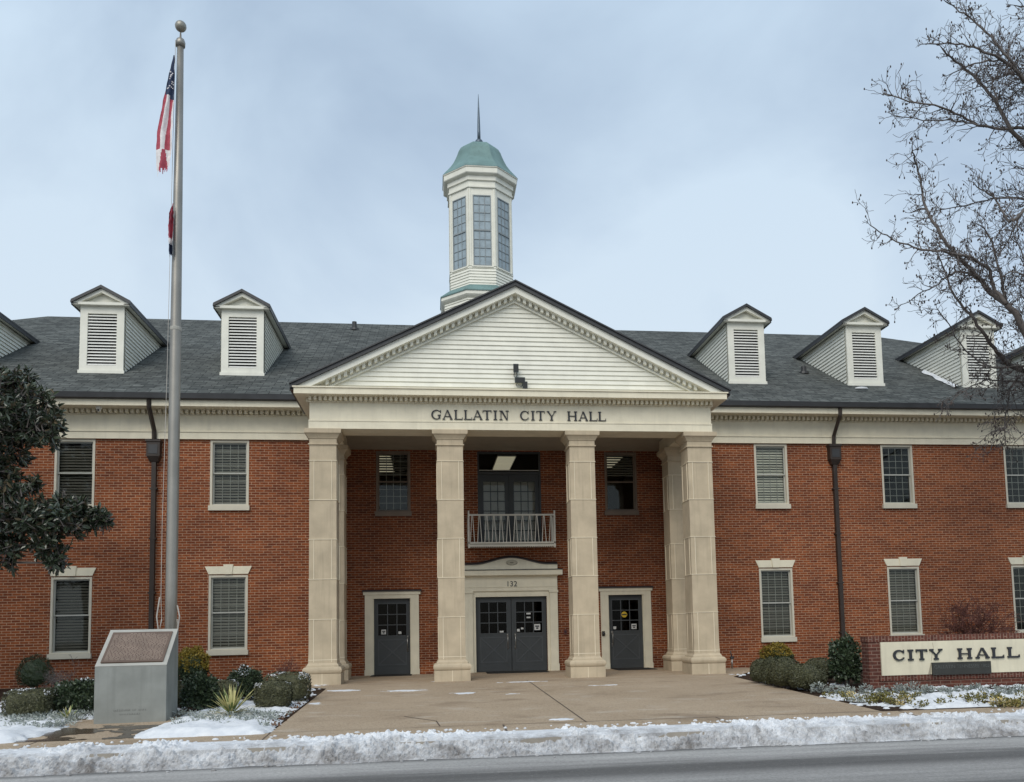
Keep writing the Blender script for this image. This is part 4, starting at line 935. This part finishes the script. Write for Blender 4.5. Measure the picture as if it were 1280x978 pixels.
# snow on the roof beside the last dormer
q = MB(); a, b = at(1160,466,3.35), at(1207,488,1.15)
n = 14
for i in range(n):
    for (t0, t1) in ((i/n, (i+1)/n),):
        def pt(t, s): 
            x = 14.57-.15*t; y = 3.35-2.0*t; x -= s*(.22+.14*noise.noise(Vector((t*5,1,0)))); return Vector((x, y, rz(y)+.03+.07*math.sin(math.pi*min(1,max(0,s)))))
        for s0, s1 in ((0,.33),(.33,.66),(.66,1.)): q.face(pt(t0,s0), pt(t1,s0), pt(t1,s1), pt(t0,s1))
o = q.build('roof_snow', SNOW, None, True); o['kind'] = 'stuff'; tag(o, 'strip of white snow left on the shingles by the right dormer', 'snow')
q = MB(); p = Vector((10.98,1.06,rz(1.06)+.03)); q.ball(p, .22,.08,.05, 10, 6); o = q.build('roof_snow', SNOW, None, True); o['kind'] = 'stuff'; tag(o, 'tiny snow scrap on the shingles below the second right dormer', 'snow')

# ------------------------------------------------------------------ shrubs and small plants
def shrub(name, u0, u1, v0, v1, kind, lab, cat='shrub', grp=None, matl=None, snow_=0., mat2=None, loose=.0, lsz=.027, nl=4200, push=.5):
    uc = (u0+u1)/2; g = gnd(uc, v1); dep = (g-CP).dot(CF); s = dep/FPX; rx = (u1-u0)*s/2; hz = (v1-v0)*s; ry = rx*.9
    c = Vector((g.x, g.y+ry*push, gz(g.y)+hz/2)); rzv = hz/2
    o = empty(name, (c.x, c.y, gz(c.y)), lab, cat, grp); rng = random.Random(int(u0*31+v0)); pw = {'box': 4.5, 'round': 2.08, 'loose': 2.2}[kind]
    q = MB(); sn = MB()
    def surf(d):
        k = (abs(d.x)**pw+abs(d.y)**pw+abs(d.z)**pw)**(-1/pw); k *= 1+(.05+loose*.35)*noise.noise(d*2.2+c)+ .05*noise.noise(d*6+c); return Vector((d.x*rx*k, d.y*ry*k, d.z*rzv*k))
    # inner mass
    nu, nv = 20, 14; vs = []; fs = []
    for j in range(nv+1):
        t = math.pi*j/nv
        for i in range(nu): p_ = 2*math.pi*i/nu; vs.append(c+surf(Vector((math.sin(t)*math.cos(p_)+1e-4, math.sin(t)*math.sin(p_)+1e-4, math.cos(t)+1e-4)))*(.88-.25*loose))
    for j in range(nv):
        for i in range(nu): fs.append((j*nu+i,(j+1)*nu+i,(j+1)*nu+(i+1) % nu,j*nu+(i+1) % nu))
    q.add(vs, fs, 0)
    for k in range(nl):
        d = Vector((rng.gauss(0,1), rng.gauss(0,1), rng.gauss(0,1))).normalized()
        if d.z < -.75: continue
        f = 1-abs(rng.gauss(0, .03+.16*loose)); f = f*(1+.035*rng.random()) if not loose else f*(1+.12*rng.random())
        p = c+surf(d)*f
        if p.z < gz(p.y): p.z = gz(p.y)+.02
        rr_ = Vector((rng.uniform(-1,1), rng.uniform(-1,1), rng.uniform(-1,1))); ld = (d*.7+rr_).normalized() if loose else (d.cross(rr_)+d*.25).normalized(); nr = Vector((rng.uniform(-1,1), rng.uniform(-1,1), rng.uniform(-.2,1))) if loose else d+rr_*.45
        L = lsz*rng.uniform(.7,1.5)
        if snow_ and d.z > .45 and f > .93 and noise.noise(p*3.5)+.3*d.z > .52-snow_*.45 and rng.random() < .8: sn.leaf(p+Vector((0,0,.008)), ld, Vector((0,0,1))+nr*.4, L*.8, L*.6)
        q.leaf(p, ld, nr, L, L*.62, 1 if (mat2 is not None and p.z > c.z-.05*hz+.25*hz*noise.noise(p*5)) else 0)
    q.build('foliage', [matl or BOX]+([mat2] if mat2 is not None else []), o)
    st = MB()
    for k in range(4): a = rng.uniform(0,6.28); st.tube([(c.x+.05*math.cos(a), c.y+.05*math.sin(a), gz(c.y)-.03), (c.x+.4*rx*math.cos(a), c.y+.4*ry*math.sin(a), c.z)], [.018,.01], 5)
    st.build('stem', TWIG, o)
    if sn.f: sn.build('snow_cap', SNOW, o)
    return o
shrub('clipped_shrub', 5,58, 863,898, 'box', 'snow capped square clipped shrub left of the monument', snow_=.75, nl=5200)
shrub('holly_shrub', 20,58, 821,863, 'round', 'dark rounded holly against the brick under the magnolia', matl=HOL, loose=.3)
shrub('loose_shrub', 64,121, 853,893, 'loose', 'spreading green shrub directly left of the monument', matl=HOL, loose=.8, lsz=.05, snow_=.15)
shrub('golden_shrub', 219,256, 812,858, 'round', 'yellow tipped shrub against brick behind the flagpole', matl=HOL, mat2=GOLD, loose=.5, lsz=.05)
shrub('dark_shrub', 212,232, 853,886, 'round', 'small dark shrub half hidden behind the monument', snow_=.5)
shrub('holly_shrub', 230,267, 847,889, 'loose', 'loose open holly in front of the yellow tipped shrub', matl=HOL, loose=.9, lsz=.05, snow_=.1)
shrub('clipped_shrub', 259,294, 852,884, 'box', 'snow topped clipped shrub behind the large yucca', snow_=1.0)
shrub('loose_shrub', 286,324, 838,876, 'loose', 'twiggy loose green shrub under the lower window right of the flagpole', matl=HOL, loose=.8, lsz=.045, snow_=.2)
shrub('clipped_shrub', 319,361, 853,886, 'box', 'clipped shrub with light snow right of the large yucca', snow_=.35, nl=5200)
shrub('clipped_shrub', 330,384, 842,878, 'box', 'larger clipped shrub with snow beside the leftmost column', snow_=.7, nl=5600)
GR = 'clipped shrubs beside the right column'
shrub('clipped_shrub', 941,968, 825,855, 'round', 'leftmost of the round clipped shrubs right of the columns', grp=GR, nl=5200)
shrub('clipped_shrub', 954,979, 823,858, 'round', 'narrow clipped shrub second from the left, right of the columns', grp=GR, nl=5200)
shrub('clipped_shrub', 967,1007, 823,861, 'round', 'large rounded clipped shrub below the yellowish bush', grp=GR, nl=6800)
shrub('clipped_shrub', 990,1038, 831,864, 'round', 'round clipped shrub standing frontmost beside the court edge', grp=GR, nl=7000)
shrub('clipped_shrub', 1009,1048, 823,853, 'round', 'clipped shrub at the back against brick, left of the holly', grp=GR, nl=5600)
shrub('golden_shrub', 955,992, 805,834, 'loose', 'yellow green bush below the first lower window right of the columns', matl=HOL, mat2=GOLD, loose=.6, lsz=.05)
shrub('holly_shrub', 1045,1079, 800,858, 'loose', 'upright dark holly at the left end of the brick sign', matl=HOL, loose=1.0, lsz=.06, nl=3600)

def yucca(u, v, wpx, hpx, lab, n=34, seed=1):
    g = gnd(u, v); s = (g-CP).dot(CF)/FPX; L = hpx*s; rng = random.Random(seed); o = empty('yucca', (g.x,g.y,gz(g.y)), lab, 'yucca'); q = MB()
    for k in range(n):
        a = rng.uniform(0, 2*math.pi); el = rng.uniform(.02, 1.3); d = Vector((math.cos(a)*math.cos(el), math.sin(a)*math.cos(el), math.sin(el))); l = (wpx*s*.5*math.cos(el)**2+L*math.sin(el)**2)*rng.uniform(.8,1.1)+.05
        sd_ = d.cross(Vector((0,0,1))).normalized(); b0 = Vector((g.x,g.y,gz(g.y)+.02)); wd = .014
        pts = [b0+d*l*t-Vector((0,0,1))*(.10*l*t*t*math.cos(el)) for t in (0,.4,.75,1)]
        for i in range(3):
            w0, w1 = wd*(1,1.15,.75,.05)[i], wd*(1,1.15,.75,.05)[i+1]; q.add([pts[i]-sd_*w0, pts[i]+sd_*w0, pts[i+1]+sd_*w1, pts[i+1]-sd_*w1], [(0,1,2,3)], 0 if rng.random() > .3 else 1)
    q.build('blade', [YUC, YUCS], o); return o
yucca(289, 895, 84, 38, 'spiky yellow striped yucca in the snow right of the monument', 84, 4)
yucca(85, 900, 36, 14, 'low flattened yellow yucca left of the monument', 22, 9)

def tuft(q, c, r, h, n, rng, L=.05, mi=0, W=.5):
    for k in range(n):
        a = rng.uniform(0,6.28); rr = r*math.sqrt(rng.random()); hh = h*rng.random()*(1-.4*rr/r); p = Vector((c[0]+rr*math.cos(a), c[1]+rr*math.sin(a), c[2]+hh)); d = Vector((math.cos(a)*.7+rng.uniform(-.5,.5), math.sin(a)*.7+rng.uniform(-.5,.5), rng.uniform(.1,1)))
        q.leaf(p, d, Vector((rng.uniform(-1,1), rng.uniform(-1,1), .8)), L*rng.uniform(.6,1.3), L*W, mi)
rng = random.Random(21)
for k, u in enumerate((1023,1042,1060,1083,1104,1124,1142,1161,1181,1201,1220,1240,1258,1275)):
    g = gnd(u, (868 if u < 1060 else 869)+rng.uniform(-2,2)); big = .10+.05*rng.random(); q = MB(); tuft(q, (g.x,g.y,gz(g.y)), big, big*1.7, 190, rng, .05)
    q.build('dusty_miller', DUST, None, False, ('silvery dusty miller plant in the row at the foot of the brick sign', 'plant', 'silvery plants along the sign'))
q = MB()
for k in range(105):
    u = rng.uniform(1000,1282); v = rng.uniform(872,886) if u > 1080 else rng.uniform(870, min(887, 862+(u-985)*.28))
    g = gnd(u, v)
    if g.x < 4.85: continue
    if fbm(g.x*1.5, g.y*1.9, 13.) > .05 and rng.random() < .7: continue
    tuft(q, (g.x,g.y,gz(g.y)), rng.uniform(.06,.13), .13, 46, rng, .05, 0 if rng.random() > .12 else 1)
for k in range(9):
    g = gnd(rng.uniform(1000,1070), rng.uniform(866,880)); 
    if g.x > 4.85: tuft(q, (g.x,g.y,gz(g.y)), .12, .13, 60, rng, .05, 2)
struct(q.build('ground_cover', [PANS, PANF, DUST], None, False, ('low yellowish green bedding plants poking through snow before the sign', 'ground cover')), 'stuff')
q = MB()
for k in range(46):
    u = rng.uniform(218,375); v = rng.uniform(893,904) if rng.random() < .6 else rng.uniform(900,912); v = min(v, 921-(u-218)*.09); g = gnd(u, v)
    if g.x < -4.5: tuft(q, (g.x,g.y,gz(g.y)+.02), rng.uniform(.06,.15), .09, 36, rng, .05, 0)
for k in range(60):
    u = rng.uniform(0,112); g = gnd(u, rng.uniform(896,914)); 
    if g.x < -7.6: tuft(q, (g.x,g.y,gz(g.y)+.02), rng.uniform(.06,.16), .09, 36, rng, .05, 0)
for k in range(22):
    u = rng.uniform(340,385); v = 925-(u-325)*.85+rng.uniform(-5,1); g = gnd(u, v); 
    if g.x < -4.38: tuft(q, (g.x,g.y,gz(g.y)), .06, .02, 6, rng, .06, 1)
struct(q.build('ground_cover', [DUST, DEAD], None, False, ('low silvery frosted ground cover poking through snow around the monument', 'ground cover')), 'stuff')

# ------------------------------------------------------------------ woody plants
def grow(q, p, d, L, r, depth, rng, up=.15, kids=3, pod=None, minr=.004, spread=.75, curl=.25):
    n = 4; pts = [p.copy()]; rs = [r]; dd = d.normalized()
    for i in range(n):
        dd = (dd+Vector((rng.gauss(0,curl*.5), rng.gauss(0,curl*.5), rng.gauss(0,curl*.5)+up*.25))).normalized(); pts.append(pts[-1]+dd*L/n); rs.append(max(minr, r*(1-.55*(i+1)/n)))
    q.tube(pts, rs, 4 if r > .01 else 3, cap=False)
    if depth <= 0:
        if pod is not None and rng.random() < .24:
            e = pts[-1]; pod.ball(e, .017,.017,.03, 5, 4)
            if rng.random() < .3: pod.ball(pts[2]+rv(.03), .015,.015,.026, 5, 3)
        return
    for k in range(kids):
        i = rng.choice((1,2,3,4,4)); b = pts[i]; t = dd.orthogonal().normalized(); a = rng.uniform(0, 6.283); s = t*math.cos(a)+dd.cross(t)*math.sin(a)
        grow(q, b, dd*(1-spread*.4)+s*spread*rng.uniform(.6,1.1), L*rng.uniform(.5,.8), rs[i]*.68, depth-1, rng, up, kids, pod, minr, spread, curl)
# leafless tree on the right
T = [  # limb: depth, start radius px, end radius px, points of the photograph
 (-5.6, 7, 1.5, [(1318,240),(1280,180),(1264,163.6),(1247.7,133),(1231,110),(1211,90),(1194.5,77.7),(1178,61)]),
 (-6.2, 4.5, 1.2, [(1318,175),(1280,160.5),(1250,161.6),(1223,157.5),(1202.7,145),(1178,135),(1147.5,129),(1110.7,118.6)]),
 (-6.8, 4.5, 1.0, [(1322,150),(1280,102),(1264,82),(1243.6,69.5),(1223,61),(1203,55),(1178,55),(1158,55)]),
 (-6.4, 4.0, 1.0, [(1322,150),(1276,94),(1260,71.6),(1243.6,53),(1227,35),(1211,20.5),(1194.5,10),(1182,2)]),
 (-5.4, 2.5, 1.0, [(1280,100),(1270,90),(1256,75.7),(1235,75.7),(1211,82),(1190,92)]),
 (-6.2, 2.0, .8, [(1223,157.5),(1203,151),(1178,151),(1153.6,151),(1115,144)]),
 (-5.8, 2.2, .8, [(1300,80),(1278,86),(1258,94),(1231,104)]),
 (-5.6, 2.0, .8, [(1247.7,133),(1239.5,98),(1231,80)]),
 (-6.0, 3.0, .8, [(1310,80),(1290,104),(1270,115),(1254,131)]),
 (-6.6, 4.0, 1.0, [(1330,60),(1300,12),(1280,8),(1268,7)]),
 (-6.0, 10, 1.2, [(1318,470),(1296,432),(1280,413),(1270,391),(1258,380),(1246,372),(1235,362),(1223,347.7),(1207,331),(1190,311),(1176,294.5),(1162,270),(1153.6,249.5),(1150.5,221),(1143,200),(1140,184)]),
 (-5.2, 7.5, 1.2, [(1330,505),(1290,470),(1264,458),(1254,450),(1243.6,435.7),(1227,413),(1213,393),(1194.5,372),(1186,354),(1178,333),(1172,317)]),
 (-6.6, 4.5, 1.0, [(1258,380),(1243.6,364),(1237.5,337.5),(1219,325),(1198.6,319),(1182,315),(1162,313),(1141,309),(1121,302.7),(1102.5,292.5),(1088,282)]),
 (-5.6, 4.0, 1.0, [(1270,395),(1258,380),(1250,339.5),(1241.5,307),(1233,290),(1221,280)]),
 (-6.8, 5.0, 1.0, [(1330,235),(1280,262),(1270,274),(1262,278),(1254,266),(1245.6,251.6),(1231,239),(1219,231)]),
 (-5.0, 3.0, .9, [(1330,262),(1280,249.5),(1264,247.5),(1243.6,247.5),(1227,251.6),(1202.7,258),(1172,263)]),
 (-5.4, 3.5, .8, [(1235,362),(1223,350),(1211,341.5),(1194.5,339.5),(1182,347.7),(1168,358),(1147.5,368),(1130,380)]),
 (-6.6, 2.5, .8, [(1280,262),(1272,276),(1262,298.6),(1252,313)]),
 (-4.8, 3.5, .9, [(1330,468),(1280,458),(1243.6,460),(1223,452),(1211,442),(1198.6,427.5),(1186,405),(1172,386.6)]),
 (-4.6, 3.2, .8, [(1330,490),(1280,477.6),(1256,476.6),(1235,474.5),(1219,480.7),(1203,491),(1188,503)]),
 (-4.4, 2.2, .7, [(1275,470),(1262,487),(1256,523.6),(1256,544),(1258,558)]),
 (-4.4, 1.6, .7, [(1256,530),(1252,538),(1239.5,540),(1223,554)]),
 (-5.8, 4.0, 1.0, [(1330,400),(1296,370),(1285,340),(1276,312),(1262,296)]),
 (-6.4, 3.0, .9, [(1330,330),(1290,345),(1262,340),(1240,355)]),
]
bt = empty('bare_tree', (12.15, -5.6, -.03), 'leafless grey tree with seed pods reaching in from the right edge', 'tree')
q = MB(); tw = MB(); pod = MB(); rng = random.Random(17)
trunk_pts = [Vector((12.15,-5.6,-.1)), Vector((12.1,-5.6,1.5)), Vector((11.95,-5.65,3.5)), Vector((11.9,-5.7,5.2)), Vector((11.95,-5.8,8.0)), Vector((12.1,-6.0,10.5)), Vector((12.2,-6.2,13.5)), Vector((12.0,-6.3,16.5))]
tk = MB(); tk.tube(trunk_pts, [.36,.30,.28,.27,.21,.15,.10,.04], 12); tk.build('trunk', BARK, bt, True)
def nearest(p):
    best = None
    for a, b in zip(trunk_pts[:-1], trunk_pts[1:]):
        for k in range(6):
            c = a.lerp(b, k/6)
            if c.z < p.z-.25 and (best is None or (c-p).length < (best-p).length): best = c
    return best
for Y, r0, r1, px in T:
    ph = rng.uniform(0,6); pts = []
    for i, (u, v) in enumerate(px): pts.append(at(u, v, Y+.35*math.sin(ph+i*.9)))
    k = (pts[0]-CP).length/FPX*.5
    if px[0][0] > 1285:
        a = nearest(pts[0]); 
        if a is not None: pts = [a, a.lerp(pts[0], .5)+Vector((0,0,.15))]+pts
    n = len(pts); rs = [k*(r0+(r1-r0)*(i/(n-1))**.8) for i in range(n)]
    # subdivide with a little wander
    P2, R2 = [], []
    for i in range(n-1):
        for s in range(3):
            t = s/3; P2.append(pts[i].lerp(pts[i+1], t)+rv(.025)*(1 if s else 0)); R2.append(rs[i]+(rs[i+1]-rs[i])*t)
    P2.append(pts[-1]); R2.append(rs[-1]); q.tube(P2, R2, 7)
    for i in range(2, len(P2)):
        d = (P2[i]-P2[i-1]); L = d.length; d.normalize(); m_ = max(1, int(L/.085))
        for s in range(m_):
            if rng.random() < .12: continue
            t = d.orthogonal().normalized(); a = rng.uniform(0,6.283); sd_ = t*math.cos(a)+d.cross(t)*math.sin(a)
            p = P2[i-1].lerp(P2[i], rng.random()); hang = -.25 if v > 300 and rng.random() < .45 else .22
            grow(tw, p, d*.55+sd_*.8, rng.uniform(.24,.66)*(1.15-.52*i/len(P2)), min(.014, R2[i]*.5+.004), 2, rng, hang, 3, pod, .0052, .75, .38)
    grow(tw, P2[-1], (P2[-1]-P2[-2]), .14, R2[-1], 2, rng, .2, 3, pod, .005)
for k in range(15):                                  # limbs on the far side of the trunk
    zq = 4.6+k*.72; i = max(j for j in range(len(trunk_pts)) if trunk_pts[j].z <= zq); a_, b_ = trunk_pts[i], trunk_pts[min(i+1, len(trunk_pts)-1)]
    c = a_.lerp(b_, (zq-a_.z)/max(.01, b_.z-a_.z)); an = rng.uniform(-1.1,1.1); d = Vector((math.cos(an), math.sin(an), .55)).normalized(); pp = [c.copy()]; rr_ = [.085-.0035*k]
    for j in range(7): d = (d+rv(.28)+Vector((0,0,.06))).normalized(); pp.append(pp[-1]+d*(.62-.02*k)); rr_.append(rr_[0]*(1-.125*(j+1)))
    q.tube(pp, rr_, 6)
    for j in range(2, 8):
        for s in range(3): grow(tw, pp[j-1].lerp(pp[j], rng.random()), d*.5+rdir()*.8, rng.uniform(.35,.8), min(.016, rr_[j]*.5), 2, rng, .2, 3, pod, .0052, .75, .38)
q.build('limb', BARK, bt, True); o = tw.build('twig', TWIG, bt); o['kind'] = 'stuff'; o = pod.build('seed_pod', POD, bt); o['kind'] = 'stuff'
# red maple behind the sign, twig shrub near the left column
def twig_bush(name, u, v, Y, hgt, spread, n, matl, lab, cat, seed, depth=3, r=.02, up=.1):
    p = at(u, v, Y); p.z = gz(Y); o = empty(name, p, lab, cat); q = MB(); rng = random.Random(seed)
    for k in range(n): a = 6.283*k/n+rng.random(); grow(q, p.copy(), Vector((math.cos(a)*spread, math.sin(a)*spread*.8, 1)), hgt*rng.uniform(.38,.55), r, depth, rng, up, 4, None, .0028, .9, .4)
    q.build('twig', matl, o); return o
p = at(1216,800,-3.0); p.z = 0; o = empty('maple_tree', p, 'small leafless red twigged maple showing above the brick sign', 'tree'); q = MB(); rng = random.Random(31)
tk = MB(); tk.tube([p-Vector((0,0,.05)), p+Vector((.02,0,.45)), p+Vector((-.02,.02,.85))], [.05,.045,.04], 8); tk.build('trunk', MAPLE, o, True)
for k in range(15): a = 6.283*k/15+rng.random()*.4; grow(q, p+Vector((0,0,.55+.3*rng.random())), Vector((math.cos(a)*1.15, math.sin(a)*.9, rng.uniform(.05,1.0))), rng.uniform(.42,.72), .018, 3, rng, .02, 5, None, .0048, .8, .4)
o2 = q.build('twig', MAPLE, o)
twig_bush('twig_shrub', 360, 850, -2.6, .75, .42, 7, MAPLE, 'thin leafless twig shrub between window and leftmost column', 'shrub', 5, 3, .007)
twig_bush('twig_shrub', 75, 862, -3.2, .7, .6, 6, TWIG, 'thin leafless twig shrub against brick left of the monument', 'shrub', 8, 3, .007)

# magnolia on the left
mg = empty('magnolia_tree', (-12.4, -4.6, 0), 'dark glossy evergreen magnolia reaching in from the left edge', 'tree')
lobes = [  # px centre, px radii, depth
 (0,512,58,56,-4.9), (42,520,34,42,-5.0), (54,538,24,26,-5.3), (14,474,32,24,-4.8), (-10,560,45,50,-4.8), (3,600,22,40,-5.0), (20,640,40,42,-5.3), (55,650,36,34,-5.4), (85,650,34,26,-5.5), (112,648,26,17,-5.5), (128,649,14,9,-5.5),
 (62,682,26,24,-5.4), (70,704,12,14,-5.5), (10,690,22,26,-5.2), (-20,650,50,60,-5.0), (40,605,8,10,-5.2), (75,628,16,9,-5.5),(98,632,10,9,-5.5)]
q = MB(); br = MB(); rng = random.Random(41)
def mleaf(c, d, L, W, mi):
    n_ = Vector((rng.uniform(-1,1), rng.uniform(-1,.4), rng.uniform(-.2,1))); sd_ = d.cross(n_); sd_ = sd_.normalized() if sd_.length > 1e-4 else d.orthogonal().normalized(); up = sd_.cross(d).normalized()
    q.add([c, c+d*L*.3+sd_*W*.45+up*W*.12, c+d*L*.7+sd_*W*.42+up*W*.1, c+d*L-up*L*.08, c+d*L*.7-sd_*W*.42+up*W*.1, c+d*L*.3-sd_*W*.45+up*W*.12], [(0,1,2,3),(0,3,4,5)], mi)
def cluster(c, out):
    ax = (out*.8+rdir_(rng)*.8+Vector((0,0,.25))).normalized()
    br.tube([c-ax*.30, c], [.012,.006], 4)
    for k in range(rng.randint(6,10)):
        d = (ax*rng.uniform(.2,1.)+rdir_(rng)*.9).normalized(); mleaf(c-ax*rng.uniform(0,.16), d, rng.uniform(.11,.19), rng.uniform(.05,.075), 1 if rng.random() < .10 else 0)
def rdir_(r):
    return Vector((r.gauss(0,1), r.gauss(0,1), r.gauss(0,1))).normalized()
tr_ = Vector((-12.4,-4.6,0))
for u, v, a, b, Y in lobes:
    c = at(u, v, Y); s = (c-CP).dot(CF)/FPX; rx, rzv = a*s, b*s; ry = .5*(rx+rzv)*1.15
    base_ = Vector((-12.35+.1*rng.random(), -4.6, max(1.5, c.z-.1))); br.tube([base_, base_.lerp(c, .5)+Vector((0,0,.12)), c], [.05,.03,.012], 6)
    n = int(235*rx*rzv)+10
    for k in range(n):
        d = rdir_(rng); f = rng.random()**.4; cluster(c+Vector((d.x*rx*f, d.y*ry*f, d.z*rzv*f)), d)
for c, r, n in (((-13.6,-4.4,4.0),1.6,330),((-13.4,-4.3,6.2),1.7,330),((-12.9,-4.2,8.2),1.0,160),((-14.2,-3.8,2.3),1.3,180),((-12.4,-3.6,6.2),.75,90)):
    for k in range(n):
        d = rdir_(rng); f = rng.random()**.4; p = Vector(c)+d*r*f
        t_ = (p-CP); z_ = t_.dot(CF); 
        cluster(p, d)
q.build('leaf', [MAG, MAGB], mg)['kind'] = 'stuff'
br.build('branch', BARK, mg); MB().tube([(-12.4,-4.6,-.1),(-12.4,-4.6,2.),(-12.7,-4.5,4.5),(-12.8,-4.4,7.),(-12.7,-4.3,8.6)], [.22,.19,.15,.09,.03], 10).build('trunk', BARK, mg, True)
